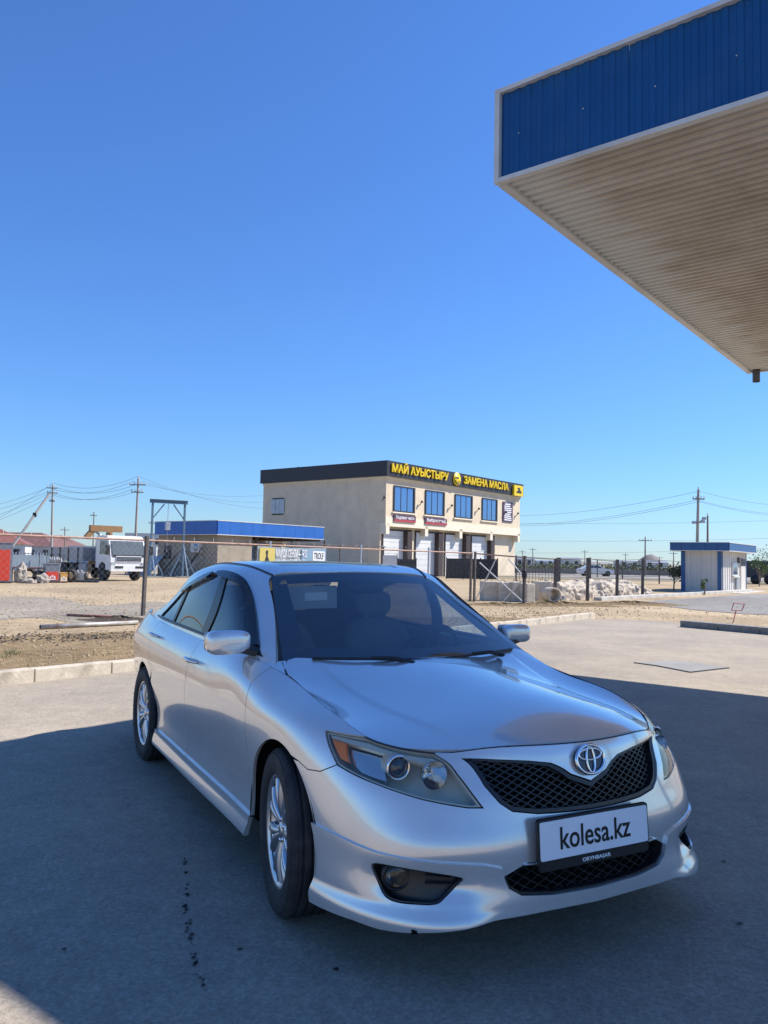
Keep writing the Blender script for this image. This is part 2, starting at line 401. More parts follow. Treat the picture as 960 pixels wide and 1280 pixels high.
mat('weed', (.09, .13, .035), .8, var=.3, scale=3)
mb = MB()
for (u, v) in ((10, 818), (6, 822), (14, 816), (20, 819)): p = G(u, v); tuft(p.x, p.y, 22, .16, .10)
tag(mb.build('weed', 'weed'), 'small green weed sprouting at the back of the kerb', 'plant')

# ================================================================== filling-station canopy
mat('canopy_blue', (.003, .070, .215), .35, var=.12, scale=1.2, spec=.5, detail=6, dirt=((.03, .10, .24), 1.5, .35))
mat('white_flashing', (.62, .61, .58), .5, var=.1, scale=2, dirt=((.40, .33, .25), 2.5, .5))
def soffit_mat():
    m, n, l, b = new_mat('soffit_sheet')
    a = noise_node(n, l, 1.1, 8, .7, dist=.4); r1 = ramp(n, l, a.outputs[0], [(.30, (.41, .345, .27)), (.52, (.54, .475, .395)), (.74, (.67, .61, .53))])
    # dust marks drawn out along the ribs; the outermost strip stayed clean
    tc = n.new('ShaderNodeTexCoord'); mp = n.new('ShaderNodeMapping'); mp.inputs['Scale'].default_value = (.35, 7, 1); l.new(tc.outputs['Object'], mp.inputs[0])
    nz = n.new('ShaderNodeTexNoise'); nz.inputs['Scale'].default_value = 2.2; nz.inputs['Detail'].default_value = 6; l.new(mp.outputs[0], nz.inputs[0])
    sx = n.new('ShaderNodeSeparateXYZ'); l.new(tc.outputs['Object'], sx.inputs[0])
    ad = n.new('ShaderNodeMath'); ad.operation = 'MULTIPLY_ADD'; ad.inputs[1].default_value = 1.5; ad.inputs[2].default_value = -.75; l.new(nz.outputs[0], ad.inputs[0])
    sm = n.new('ShaderNodeMath'); sm.operation = 'ADD'; l.new(sx.outputs[0], sm.inputs[0]); l.new(ad.outputs[0], sm.inputs[1])
    r2 = ramp(n, l, sm.outputs[0], [(.34, 0), (.66, 1)])
    c = mixc(n, l, r2.outputs[0], (.66, .645, .59), r1.outputs[0]); l.new(c, b.inputs['Base Color']); b.inputs['Roughness'].default_value = .5
soffit_mat()
HS, HT = 4.56, 5.335                                          # soffit and roof edge heights
A_ = G(620, 229, HS); A_.z = 0
ABL = 7.91; ACL = 15.0
cn = empty('fuel_canopy', (A_.x, A_.y, 0), GRID - math.pi / 2, 'blue fascia canopy with a ribbed beige soffit over the forecourt', 'canopy')
# canopy axes: local X runs along the visible fascia (towards the right), local Y runs away along the far edge
def ribbed(x0, x1, n, flat, rise, depth):
    """trapezoid profile across a sheet: list of (x, depth)"""
    P = []; w = (x1 - x0) / n
    for i in range(n):
        a = x0 + i * w; P += [(a, 0), (a + w * flat, 0), (a + w * (flat + rise), depth), (a + w * (1 - rise), depth)]
    P.append((x1, 0)); return P
def sheet_v(x0, x1, n, y, s, z0, z1, name, m, depth=.009):
    """upright profiled sheet in the canopy frame, face at y, ribs towards s"""
    P = ribbed(x0, x1, n, .45, .07, depth); k = len(P)
    V = [(p[0], y + s * p[1], z0) for p in P] + [(p[0], y + s * p[1], z1) for p in P]
    return MB().add(V, [(i, i + 1, k + i + 1, k + i) for i in range(k - 1)])
W1 = 1.10; n1 = int(ACL / W1)
for i in range(n1):
    sheet_v(i * W1 + .001, (i + 1) * W1 - .001, 11, .0 + .03, -1, HS + .03, HT - .028, 'p', None).build('fascia_sheet', 'canopy_blue', cn)
n2 = int(ABL / W1); w2 = ABL / n2
for i in range(n2):
    for xx, s in ((.03, -1), (n1 * W1 - .03, 1)):
        P = ribbed(i * w2 + .004, (i + 1) * w2 - .004, 8, .45, .07, .018); k = len(P)
        MB().add([(xx + s * p[1], p[0], z) for z in (HS + .03, HT - .028) for p in P], [(j, j + 1, k + j + 1, k + j) for j in range(k - 1)]).build('fascia_sheet', 'canopy_blue', cn)
for i in range(n1):
    sheet_v(i * W1 + .001, (i + 1) * W1 - .001, 11, ABL - .03, 1, HS + .03, HT - .028, 'p', None).build('fascia_sheet', 'canopy_blue', cn)
XE = n1 * W1
# soffit: ribs run along local X
ns = 8; ws_ = (ABL - .10) / ns
for i in range(ns):
    P = ribbed(.05 + i * ws_ + .003, .05 + (i + 1) * ws_ - .003, 9, .66, .07, .020); k = len(P)
    MB().add([(x, p[0], HS + .035 - p[1]) for x in (.05, XE - .05) for p in P], [(j, j + 1, k + j + 1, k + j) for j in range(k - 1)]).build('soffit_sheet', 'soffit_sheet', cn)
MB().box(.05, XE - .05, .05, ABL - .05, HT - .12, HT - .06).build('roof_deck', 'white_flashing', cn)
def trim(x0, x1, y0, y1, z0, z1): return MB().box(x0, x1, y0, y1, z0, z1).build('edge_flashing', 'white_flashing', cn)
for (y0, y1) in ((-.012, .05), (ABL - .05, ABL + .012)):
    trim(.0, XE, y0, y1, HT - .03, HT + .005); trim(.0, XE, y0, y1, HS - .004, HS + .032)
for (x0, x1) in ((-.012, .06), (XE - .06, XE + .012)):
    trim(x0, x1, .062, ABL - .062, HT - .031, HT + .004); trim(x0, x1, .062, ABL - .062, HS - .003, HS + .033)
for x in (-.014, XE - .046):
    for y in (-.014, ABL - .046): trim(x, x + .045, y, y + .045, HS - .006, HT + .007)
dp = MB().lathe([(.055, HS - .18), (.055, HS + .05), (.048, HS + .05), (.048, HS - .18)], 20, 'Z', (.15, ABL - .13, 0), closed=True).build('drain_pipe', mat('pipe_grey', (.07, .07, .085), .5), cn)
mb = MB()
for i in range(n1 * 2):
    mb.lathe([(.0055, 0), (.0055, -.005), (0, -.006)], 6, 'Y', (.2 + i * .55, .010, HS + .36 + .015 * math.sin(i * 2.1)))
tag(mb.build('fascia_screws', 'white_flashing', cn), kind='stuff')
mat('column_white', (.55, .55, .53), .5, var=.1, dirt=((.3, .27, .22), 1.5, .4))
for x in (6.2, 12.2):
    MB().bbox(x - .17, x + .17, ABL / 2 - .17, ABL / 2 + .17, 0, HS + .03, .015).build('column', 'column_white', cn)
# ================================================================== buildings and things behind the forecourt
def frame(P0, ang):
    ex = Vector((math.cos(ang), math.sin(ang), 0)); return ex, Vector((-ex.y, ex.x, 0))
def on_plane(u, v, P0, ex):
    """(s, z) where the view through a pixel meets the upright plane through P0 along ex"""
    d = ray(u, v); n = Vector((-ex.y, ex.x)); t = (P0.x * n.x + P0.y * n.y) / (d[0] * n.x + d[1] * n.y)
    x, y = d[0] * t, d[1] * t; return ((x - P0.x) * ex.x + (y - P0.y) * ex.y, CH + d[2] * t)
mat('white_print', (.82, .82, .82), .5, var=.03)
mat('rubber', (.022, .022, .023), .78, var=.25, scale=9, bump=.15, bscale=120, dirt=((.10, .09, .08), 7, .45))
mat('lamp_reflector', (.80, .81, .83), .14, metal=1., var=.03, bump=.12, bscale=28)
mat('plaster', (.70, .59, .43), .9, var=.09, scale=.9, bump=.15, bscale=15, dirt=((.55, .45, .32), .6, .3))
mat('pale_plaster', (.80, .71, .55), .9, var=.06, scale=1, bump=.1, bscale=15)
mat('anthracite', (.028, .028, .034), .5, var=.15)
mat('brown_frame', (.055, .035, .03), .5, var=.1)
mat('roller_white', (.70, .70, .68), .5, var=.06, scale=1)
mat('sign_yellow', (.80, .58, .012), .45, var=.05)
mat('sign_red', (.42, .05, .06), .5, var=.1)
mat('sign_violet', (.10, .05, .09), .5, var=.1)
mat('blue_sheet', (.02, .12, .42), .4, var=.1, scale=1.5)
mat('grey_plaster', (.34, .29, .22), .9, var=.15, scale=1, bump=.2, bscale=10, dirt=((.2, .17, .13), 1.2, .5))
mat('black_sheet', (.012, .012, .014), .55, var=.2)
mat('galvanised', (.42, .44, .46), .45, metal=.7, var=.15)
mat('pink_paint', (.42, .27, .20), .7, var=.2, scale=5, dirt=((.22, .12, .07), 6, .6))
mat('post_brown', (.10, .085, .075), .75, var=.3, scale=6)
mat('off_white', (.62, .61, .58), .7, var=.1, scale=2)
m_, n_, l_, b_ = new_mat('blue_pane'); b_.inputs['Base Color'].default_value = (.05, .11, .22, 1); b_.inputs['Roughness'].default_value = .06; b_.inputs['Metallic'].default_value = .75; b_.inputs['Specular IOR Level'].default_value = 1.
nz_ = noise_node(n_, l_, .7, 3); bp_ = n_.new('ShaderNodeBump'); bp_.inputs['Strength'].default_value = .05; bp_.inputs['Distance'].default_value = .1; l_.new(nz_.outputs[0], bp_.inputs['Height']); l_.new(bp_.outputs[0], b_.inputs['Normal'])
b_.inputs['Base Color'].default_value = (.16, .27, .46, 1)

# ---- oil-change building: local X along the front (to the right and away), local -Y is the front face
BP = Vector((.15, 70.9, 0)); bx, by = frame(BP, GRID)
BL, BD, BHT = 24.7, 15.9, 10.35
bd = empty('service_building', BP, GRID, 'two-storey cream service building with dark parapet and yellow lettering', 'building')
fp = lambda u, v: on_plane(u, v, BP, bx)
ZP = 8.98                                              # underside of the parapet band
ZU = fp(484, 659)[1]; ZU = 4.75                         # underside of the projecting upper floor
REC = .6                                                # set-back of the ground floor
MB().box(0, BL, REC, BD, 0, ZU).build('ground_floor', 'plaster', bd)
up_w = MB().box(0, BL + 0, .0, BD, ZU, ZP + .02).build('upper_floor', 'plaster', bd)
par = MB().box(-.35, BL + .15, -.35, BD + .15, ZP, BHT).build('parapet', 'anthracite', bd)
for z in (ZP + .003, BHT - .05): MB().box(-.37, BL + .17, -.37, BD + .17, z - .002, z + .045).build('parapet_trim', 'anthracite', bd)
MB().box(-.10, BL + .1, -.10, BD, ZP - .22, ZP - .002).build('cornice', 'pale_plaster', bd)
MB().box(-.05, BL + .02, -.06, .0, ZU - .25, ZU + .55).build('floor_beam', 'pale_plaster', bd)
wins = [((491.5, 612), (518, 647)), ((531, 616), (555, 651.5)), ((568, 622), (590, 654)), ((602, 627), (621, 657))]
doors_ = [((478, 664), (508, 716)), ((519, 667), (547, 717)), ((556, 670), (581, 718)), ((589, 673), (612, 719))]
for (a, b) in wins:
    s0, z1 = fp(*a); s1, z0 = fp(*b); s0 = fp(a[0], (a[1] + b[1]) / 2)[0]; s1 = fp(b[0], (a[1] + b[1]) / 2)[0]
    z1 = 8.25; z0 = 5.85
    w = MB(); fr = .12
    w.box(s0, s1, -.10, .02, z1 - fr, z1).box(s0, s1, -.10, .02, z0, z0 + fr).box(s0, s0 + fr, -.10, .02, z0 + fr, z1 - fr).box(s1 - fr * 2, s1, -.10, .02, z0 + fr, z1 - fr)
    wo = w.build('window', 'anthracite', bd)
    n = 3; pw_ = (s1 - fr * 2 - s0 - fr) / n
    for k in range(n):
        MB().box(s0 + fr + k * pw_ + .03, s0 + fr + (k + 1) * pw_ - .03, -.035, -.015, z0 + fr, z1 - fr).build('pane', 'blue_pane', wo)
    for k in range(n + 1): MB().box(s0 + fr + k * pw_ - .03, s0 + fr + k * pw_ + .03, -.06, -.01, z0 + fr, z1 - fr).build('mullion', 'anthracite', wo)
    MB().box(s0 - .18, s1 + .18, -.14, -.003, z0 - .12, z0 - .003).build('window_sill', 'pale_plaster', wo)
for (a, b) in doors_:
    s0 = on_plane(a[0], 690, BP + by * REC, bx)[0]; s1 = on_plane(b[0], 690, BP + by * REC, bx)[0]; H = 4.15; wd = (s1 - s0)
    dd = MB().box(s0 - .15, s0, REC - .10, REC + .0, 0, H + .15).box(s1, s1 + .15, REC - .55, REC, 0, H + .15).box(s0 - .15, s1 + .15, REC - .10, REC - .001, H, H + .15).build('door_frame', 'brown_frame', bd)
    MB().box(s1 - wd * .16, s1, REC - .55, REC - .003, 0, H).build('door_leaf', 'brown_frame', dd)
    for k in range(8): MB().box(s0, s1 - wd * .16 - .01, REC - .05, REC - .004, H * k / 8 + .012, H * (k + 1) / 8 - .012).build('door_panel', 'roller_white', dd)
    MB().lathe([(.0, 0), (.16, 0), (.11, .18), (.05, .22), (0, .22)], 14, 'Z', ((s0 + s1) / 2, .35, ZU - .24)).build('bulkhead_lamp', 'off_white', bd)
for k in range(5):                                       # brackets under the upper floor
    s = .02 + (BL - .55) * k / 4; MB().box(s, s + .5, -.06, REC, ZU - .95, ZU - .002).build('bracket', 'pale_plaster', bd)
for a in ((477.5, 628), (524.5, 632), (562, 637), (596, 640), (645, 645), (630, 643)):
    s, z = fp(*a); z = 6.95
    MB().bar((s, .0, z - .25), (s, -.25, z + .05), .035).lathe([(0, .18), (.09, .16), (.13, -.02), (.12, -.02), (.0, .1)], 12, 'Z', (s, -.27, z)).build('wall_lamp', 'anthracite', bd)
# lettering on the parapet and small signs
def face(s, z, y, sc=1.): return Matrix(((1, 0, 0, s), (0, 0, -1, y), (0, 1, 0, z), (0, 0, 0, 1)))
def span(u0, u1, v): return on_plane(u0, v, BP - by * .37, bx)[0], on_plane(u1, v, BP - by * .37, bx)[0]
zl = (ZP + BHT) / 2 + .02
a, b = span(489, 559.5, 592); text_mesh('МАЙ АУЫСТЫРУ', 1.02, .06, 'sign_lettering', 'sign_yellow', bd, face((a + b) / 2, zl, -.45), width=b - a, bold=.018)
a, b = span(579, 634.5, 604); text_mesh('ЗАМЕНА МАСЛА', 1.02, .06, 'sign_lettering', 'sign_yellow', bd, face((a + b) / 2, zl, -.45), width=b - a, bold=.018)
a, b = span(565, 576, 600); lc = (a + b) / 2
rnd = MB().lathe([(0, -.03), (.66, -.03), (.66, .03), (0, .03)], 32, 'Y', (lc, -.42, zl)).build('round_sign', 'sign_yellow', bd)
MB().tube([(lc + .42 * math.cos(t), -.462, zl + .42 * math.sin(t)) for t in np.linspace(rad(200), rad(340), 12)], .05, 6).build('round_mark', 'anthracite', rnd)
MB().box(lc - .34, lc + .34, -.462, -.452, zl + .05, zl + .20).build('round_mark', 'anthracite', rnd)
sq0, sq1 = span(640.5, 651.5, 612); sq = MB().box(sq0, sq1 - .0, -.62, -.38, ZP - .05, BHT - .25).build('square_sign', 'sign_yellow', bd); sc = (sq0 + sq1) / 2; w_ = (sq1 - sq0) / 2
MB().prism([(-.55, -.45), (.62, -.50), (.60, -.1), (.25, .15), (.35, .45), (.0, .60), (-.35, .42), (-.1, .2), (-.25, -.05), (-.5, -.2)], lambda p: (sc + p[0] * w_, -.621, (ZP + BHT - .3) / 2 + p[1] * .6), lambda p: (sc + p[0] * w_, -.632, (ZP + BHT - .3) / 2 + p[1] * .6)).build('square_mark', 'anthracite', sq)
for (u0, u1, z0, z1, txt) in ((491, 518, 4.97, 5.60, 'Ходовая часть'), (530, 557, 4.97, 5.60, 'Вибростенд')):
    a = fp(u0, 655)[0]; b = fp(u1, 655)[0]
    so = MB().box(a, b, -.16, -.07, z0, z1).build('name_board', 'sign_violet', bd)
    MB().box(a, b, -.165, -.161, z0, z0 + .2).build('red_stripe', 'sign_red', so)
    text_mesh(txt, .40, .004, 'board_lettering', 'white_print', so, face((a + b) / 2, (z0 + z1) / 2 + .07, -.17), width=(b - a) * .86, bold=.006)
a = fp(628, 643)[0]; b = fp(640, 643)[0]; so = MB().box(a, b, -.10, -.003, 5.95, 8.15).build('price_board', 'sign_violet', bd)
random.seed(4)
for k in range(9): MB().box(a + .2 + random.random() * .2, b - .25 - random.random() * .4, -.108, -.102, 6.1 + k * .215, 6.22 + k * .215).build('print_line', 'white_print', so)
text_mesh('ПРАЙС', .28, .004, 'board_lettering', 'white_print', so, face((a + b) / 2, 8.02, -.106), width=(b - a) * .5)
# side window, plinth, roof things
wl0 = on_plane(341, 620, BP, by)[0]; wl1 = on_plane(355, 620, BP, by)[0]
sw_ = MB().box(-.06, .02, wl0, wl1, 5.75, 7.45).build('window', 'anthracite', bd)
for k in range(3):
    w0 = wl0 + .1 + (wl1 - wl0 - .2) * k / 3; MB().box(-.09, -.062, w0 + .03, w0 + (wl1 - wl0 - .2) / 3 - .03, 5.88, 7.32).build('pane', 'galvanised', sw_)
MB().box(-.04, .0, REC, BD, 0, .7).build('plinth', 'grey_plaster', bd)
MB().bar((2.5, 13.5, BHT), (2.5, 13.5, BHT + .5), .12).build('roof_vent', 'galvanised', bd)

# ---- low workshop with blue fascia in front of it (local X along the open side, to the right and away)
SP = Vector((-11.7, 56.0, 0)); sd = empty('workshop', SP, GRID, 'low grey workshop with a bright blue fascia and an open lean-to', 'building')
sx, sy = frame(SP, GRID)
SL, SW = 11.0, on_plane(194, 660, SP, sy)[0]
ZF0, ZF1 = 3.05, 4.0
MB().box(.35, 3.6, .35, SW, 0, ZF0).build('wall', 'grey_plaster', sd)
MB().box(3.6, SL, SW - 3.0, SW, 0, ZF0).build('back_wall', 'grey_plaster', sd)
MB().box(0, SL, 0, SW, ZF1 - .08, ZF1 - .03).build('roof', 'galvanised', sd)
def fas(x0, x1, y0, y1, along):
    n = int(max(x1 - x0, y1 - y0) / 1.1)
    for i in range(n):
        if along == 'x': MB().box(x0 + (x1 - x0) * i / n + .006, x0 + (x1 - x0) * (i + 1) / n - .006, y0, y1, ZF0, ZF1).build('fascia_sheet', 'blue_sheet', sd)
        else: MB().box(x0, x1, y0 + (y1 - y0) * i / n + .006, y0 + (y1 - y0) * (i + 1) / n - .006, ZF0, ZF1).build('fascia_sheet', 'blue_sheet', sd)
fas(0, SL, -.03, .03, 'x'); fas(-.03, .03, .05, SW, 'y'); fas(0, SL, SW, SW + .06, 'x'); fas(SL, SL + .06, .05, SW, 'y')
for z in (ZF0 - .05, ZF1): MB().box(-.05, SL + .07, -.05, .05, z, z + .05).box(-.05, .05, .051, SW + .06, z, z + .05).build('edge_flashing', 'white_flashing', sd)
for x in (4.2, 8.0, 11.8): MB().bar((x, .6, 0), (x, .6, ZF0), .07).build('post', 'post_brown', sd)
MB().box(3.62, 5.6, .9, 1.0, 0, 2.6).build('blue_partition', mat('dull_blue', (.05, .10, .16), .7), sd)
MB().box(5.7, 7.4, .9, 1.0, 0, 2.2).build('sheet_partition', 'off_white', sd)
for x in np.linspace(4.0, SL - .3, 8): MB().beam((x, .1, ZF0 - .12), (x, SW - 3, ZF0 - .12), .08, .14).build('rafter', 'post_brown', sd)
# lean-to rail that carries on to the right of the workshop
for k in range(2): MB().beam((4.0, -.5 + k * .8, 2.62 - k * .0), (SL + 7.5, -.5 + k * .8, 2.62), .08, .08).build('rail', 'post_brown', sd)
for x in np.linspace(5, SL + 7.3, 9): MB().bar((x, .3, 2.62), (x, -.5, 2.62), .03).build('cross_bar', 'post_brown', sd)
for x in (SL + 1.5, SL + 4.4, SL + 7.3): MB().bar((x, -.5, 0), (x, -.5, 2.6), .06).build('post', 'post_brown', sd)
wq = [on_plane(u, 690, SP, sy)[0] for u in (194, 200.5)]
MB().box(.30, .36, SW - 1.6, SW - .8, 1.25, 2.2).build('window', 'black_sheet', sd)
MB().box(.02, .34, 2.0, 2.95, 1.75, 2.45).build('air_conditioner', 'off_white', sd)
MB().lathe([(.0, 0), (.27, 0), (.27, .02), (0, .02)], 24, 'X', (0.0, 2.35, 2.1)).build('fan_grille', 'galvanised', sd)
# stock leaning against the workshop wall
random.seed(8)
lp = empty('scrap_metal', SP + sx * -.3 + sy * 3.4, GRID, 'grey offcuts of sheet and bar leaning on the workshop wall', 'scrap')
for k in range(9):
    y = random.uniform(-1.2, 1.4); MB().beam((-.9 + random.random() * .4, y, 0), (.55, y + random.uniform(-.5, .5), random.uniform(1.2, 2.2)), .06, .05).build('bar', random.choice(('post_brown', 'galvanised', 'black_sheet')), lp)
for (y, w_, h_) in ((3.6, 1.3, 1.4), (5.3, 1.2, 1.3)):
    o = MB().beam((-.75, y, 0), (.45, y, h_), w_, .05).build('sheet', 'galvanised', lp)

# ---- hoist gantry
gL, gR = DP(187.5, 722, 54.), DP(228, 722, 55.2); gL.z = gR.z = 0; gw = (gR - gL); ga = math.atan2(gw.y, gw.x); gw = gw.length
gt = empty('hoist_gantry', gL, ga, 'blue-grey steel gantry with a hanging chain hoist', 'gantry'); GHt = 5.05
mat('gantry_blue', (.10, .17, .24), .55, var=.15)
for x in (0, gw):
    MB().beam((x, 0, 0), (x, 0, GHt), .12, .12).build('leg', 'gantry_blue', gt)
    for s in (-1, 1): MB().beam((x, s * 1.15, .05), (x, 0, 2.2), .08, .08).build('stay', 'gantry_blue', gt)
    for s in (-1, 1): MB().beam((x + s * .9, 0, .05), (x, 0, 2.0), .07, .07).build('stay', 'gantry_blue', gt)
    MB().box(x - .6, x + .6, -1.3, 1.3, 0, .06).build('foot_plate', 'dark_concrete', gt)
    MB().beam((x, 0, GHt - 1.1), (x + (.8 if x == 0 else -.8), 0, GHt - .05), .07, .07).build('knee_brace', 'gantry_blue', gt)
bmg = MB().box(-.2, gw + .2, -.12, .12, GHt, GHt + .03).box(-.2, gw + .2, -.02, .02, GHt + .03, GHt + .22).box(-.2, gw + .2, -.12, .12, GHt + .22, GHt + .25).build('beam', 'gantry_blue', gt)
MB().bar((gw * .48, 0, GHt), (gw * .48, 0, 3.75), .02).build('chain', 'galvanised', gt)
MB().bbox(gw * .48 - .16, gw * .48 + .16, -.14, .14, 3.2, 3.75, .04).build('hoist_block', 'galvanised', gt)
MB().bar((gw * .48, 0, 3.2), (gw * .48, 0, 1.7), .012).build('chain', 'galvanised', gt)

# ---- crane truck
mat('dark_pane', (.10, .115, .115), .12, var=.15, scale=2, spec=.8)
TF = DP(160, 720, 44.6); TF.z = 0; ta = rad(-43)                      # heading of the truck
tk = empty('crane_truck', TF, ta, 'white cab-over flatbed truck with a brown folded loader crane', 'truck')
mat('truck_white', (.74, .74, .73), .35, var=.05, coat=.4, dirt=((.45, .38, .28), 2, .3)); mat('truck_grey', (.34, .35, .36), .5, var=.1, dirt=((.35, .29, .2), 2, .4))
mat('crane_brown', (.30, .16, .06), .55, var=.15); mat('tank_blue', (.05, .16, .36), .5)
cabp = [(-.05, .62), (.02, 1.22), (-.02, 1.42), (-.30, 2.30), (-.55, 2.52), (-1.55, 2.56), (-1.68, 2.45), (-1.70, .75), (-1.35, .70), (-1.25, .95), (-.95, 1.08), (-.62, .95), (-.50, .62)]
cab = MB().prism(cabp, lambda p: (p[0], -1.08, p[1]), lambda p: (p[0], 1.08, p[1])).build('cab', 'truck_white', tk)
MB().prism([(.005, 1.46), (-.285, 2.24), (-.31, 2.24), (-.03, 1.46)], lambda p: (p[0] + .035, -.98, p[1]), lambda p: (p[0] + .035, .98, p[1])).build('windscreen', 'dark_pane', cab)
for s in (-1, 1):
    MB().prism([(-.22, 1.48), (-.48, 2.22), (-1.25, 2.24), (-1.25, 1.48)], lambda p: (p[0], s * 1.083, p[1]), lambda p: (p[0], s * 1.095, p[1])).build('side_window', 'dark_pane', cab)
    MB().box(-.02, .075, s * .93 - .12, s * .95 + .12, .86, 1.06).build('headlight', 'lamp_reflector', cab)
    MB().bar((-.2, s * 1.05, 2.0), (.12, s * 1.32, 1.95), .025).box(.06, .16, s * 1.32 - .10, s * 1.32 + .10, 1.45, 1.95).build('mirror', 'black_sheet', cab)
    MB().box(.06, .118, s * .62 - .24, s * .62 + .24, .72, .84).build('air_intake', 'black_sheet', cab)
for k in range(3): MB().box(.0, .075, -.75, .75, 1.12 + k * .09, 1.17 + k * .09).build('grille_bar', 'black_sheet', cab)
MB().box(.0, .05, -.78, .78, 1.08, 1.40).build('grille', 'truck_white', cab)
MB().box(.0, .045, -.95, .95, 1.36, 1.45).build('cowl_band', 'black_sheet', cab)
MB().box(-.1, .10, -1.1, 1.1, .55, .88).build('bumper', 'truck_white', tk)
for (y0, y1) in ((-.5, -.38), (.38, .5)): MB().box(-7.2, -.4, y0, y1, .72, .95).build('chassis_rail', 'black_sheet', tk)
bed = MB().box(-7.3, -3.0, -1.2, 1.2, 1.05, 1.15).build('bed', 'truck_grey', tk)
for (x0, x1, y0, y1) in ((-7.3, -3.0, 1.16, 1.21), (-7.3, -3.0, -1.21, -1.16), (-7.3, -7.25, -1.155, 1.155), (-3.05, -3.0, -1.155, 1.155)): MB().box(x0, x1, y0, y1, 1.152, 1.85).build('drop_side', 'truck_grey', bed)
for x in (-7.0, -5.9, -4.8, -3.6): MB().box(x, x + .08, -1.25, -1.213, 1.0, 1.85).build('side_post', 'black_sheet', bed)
wp_ = MB().lathe([(.24, -.13), (.30, -.14), (.46, -.13), (.48, -.08), (.48, .08), (.46, .13), (.30, .14), (.22, .13), (.12, .10), (0, .10)], 24, 'Y')
w0 = None
for (x, y) in ((-.95, -.95), (-.95, .95), (-5.6, -.95), (-5.6, .95), (-4.4, -.95), (-4.4, .95)):
    o = wp_.build('wheel', 'rubber', tk) if w0 is None else w0.copy()
    if w0 is None: w0 = o
    else: COL.objects.link(o); o.parent = tk
    o.location = (x, y, .48); o.rotation_euler = (0, 0, math.pi if y < 0 else 0)
cr_ = MB().bbox(-2.6, -2.05, -.35, .35, .95, 1.9, .05).build('crane_base', 'crane_brown', tk)
MB().bar((-2.3, 0, 1.9), (-2.3, 0, 2.75), .19).build('crane_column', 'crane_brown', cr_)
MB().beam((-2.3, .75, 2.95), (-2.4, -1.15, 2.95), .28, .36).build('crane_boom', 'crane_brown', cr_)
MB().beam((-2.4, -1.0, 2.8), (-2.4, -1.35, 2.4), .22, .28).build('crane_hook', 'crane_brown', cr_)
MB().bar((-2.3, -.3, 2.4), (-2.4, -.9, 2.85), .07).build('crane_ram', 'galvanised', cr_)
for s in (-1, 1): MB().beam((-2.3, s * .4, 1.0), (-2.3, s * 1.15, 1.0), .2, .2).bar((-2.3, s * 1.15, 1.15), (-2.3, s * 1.15, .35), .06).build('outrigger', 'crane_brown', cr_)
for k in range(2): MB().bar((-2.85, -.5 + k * .0, 1.2 + k * .5), (-2.85, .9, 1.2 + k * .5), .22, 14).build('tank', 'tank_blue', tk)
MB().box(-1.95, -1.9, -1.0, 1.0, 1.1, 2.3).build('headboard', 'truck_grey', tk)
MB().bbox(-3.6, -2.7, -1.15, -.75, .45, .95, .06).build('fuel_tank', 'truck_grey', tk)

# ---- machinery and scrap at the left of the yard
def cabinet(u0, u1, v, name, label, cat, h, top, mats, dpt=.8, lettering=None):
    a, b = G(u0, v), G(u1, v); w_ = (b - a).length; e = empty(name, a, math.atan2(b.y - a.y, b.x - a.x), label, cat)
    MB().bbox(0, w_, 0, dpt, .05, h, .02).build('body', mats[0], e)
    MB().bbox(.08 * w_, .92 * w_, -.03, .02, .12 if top < .95 else .15, h * top, .008).build('front_panel', mats[1], e)
    MB().box(.0, w_, .05, dpt - .05, 0, .05).build('base', 'black_sheet', e)
    MB().bbox(-.02, w_ + .02, -.02, dpt + .02, h, h + .04, .01).build('lid', mats[0], e)
    c_ = Vector((w_ / 2, -.036, h * top * .5))
    mk = MB()
    for k in range(3): mk.prism([(math.cos(t) * .05, math.sin(t) * .05) for t in np.linspace(0, 6.28, 9)[:-1]], lambda p, k=k: (c_.x + p[0] + (k - 1) * .10, c_.y, c_.z + p[1] + (.06 if k == 1 else 0)), lambda p, k=k: (c_.x + p[0] + (k - 1) * .10, c_.y - .006, c_.z + p[1] + (.06 if k == 1 else 0)))
    mk.box(c_.x - .16, c_.x + .16, c_.y - .006, c_.y, c_.z - .12, c_.z - .07)
    tag(mk.build('panel_mark', 'white_print', e), kind='stuff'); return e
mat('machine_red', (.62, .05, .02), .45, var=.08); mat('machine_grey', (.16, .18, .21), .5, var=.1); mat('machine_yellow', (.62, .33, .07), .5, var=.1)
mat('white_print', (.82, .82, .82), .5, var=.03)
cabinet(-28, 14.5, 729, 'fuel_dispenser', 'tall grey cabinet with a large red front panel', 'dispenser', 1.9, .84, ('machine_grey', 'machine_red'), 1.0)
cabinet(56, 74, 728.5, 'compressor_cabinet', 'low cabinet with grey top and red lower panel', 'cabinet', .92, .60, ('machine_grey', 'machine_red'), .6)
cabinet(74.5, 84, 728.5, 'storage_bin', 'small yellow box beside the red cabinet', 'box', .48, .9, ('machine_yellow', 'machine_yellow'), .5)
q = G(65, 727.5); e = empty('bottle_crate', (q.x, q.y + .3, .96), 0, 'rack of white bottles on top of the red cabinet', 'rack')
fr_ = MB()
for (x, y) in ((-.36, -.2), (.36, -.2), (-.36, .2), (.36, .2)): fr_.bar((x, y, 0), (x, y, .45), .015)
for z in (.02, .44): fr_.bar((-.36, -.2, z), (.36, -.2, z), .012).bar((-.36, .2, z), (.36, .2, z), .012)
fr_.build('rack_frame', 'black_sheet', e)
bo = None
for k in range(6):
    o = MB().lathe([(0, 0), (.05, 0), (.05, .20), (.02, .26), (.02, .30), (0, .30)], 10).build('bottle', 'off_white', e) if bo is None else bo.copy()
    if bo is None: bo = o
    else: COL.objects.link(o); o.parent = e
    o.location = (-.29 + k * .115, random.uniform(-.05, .05), .03)
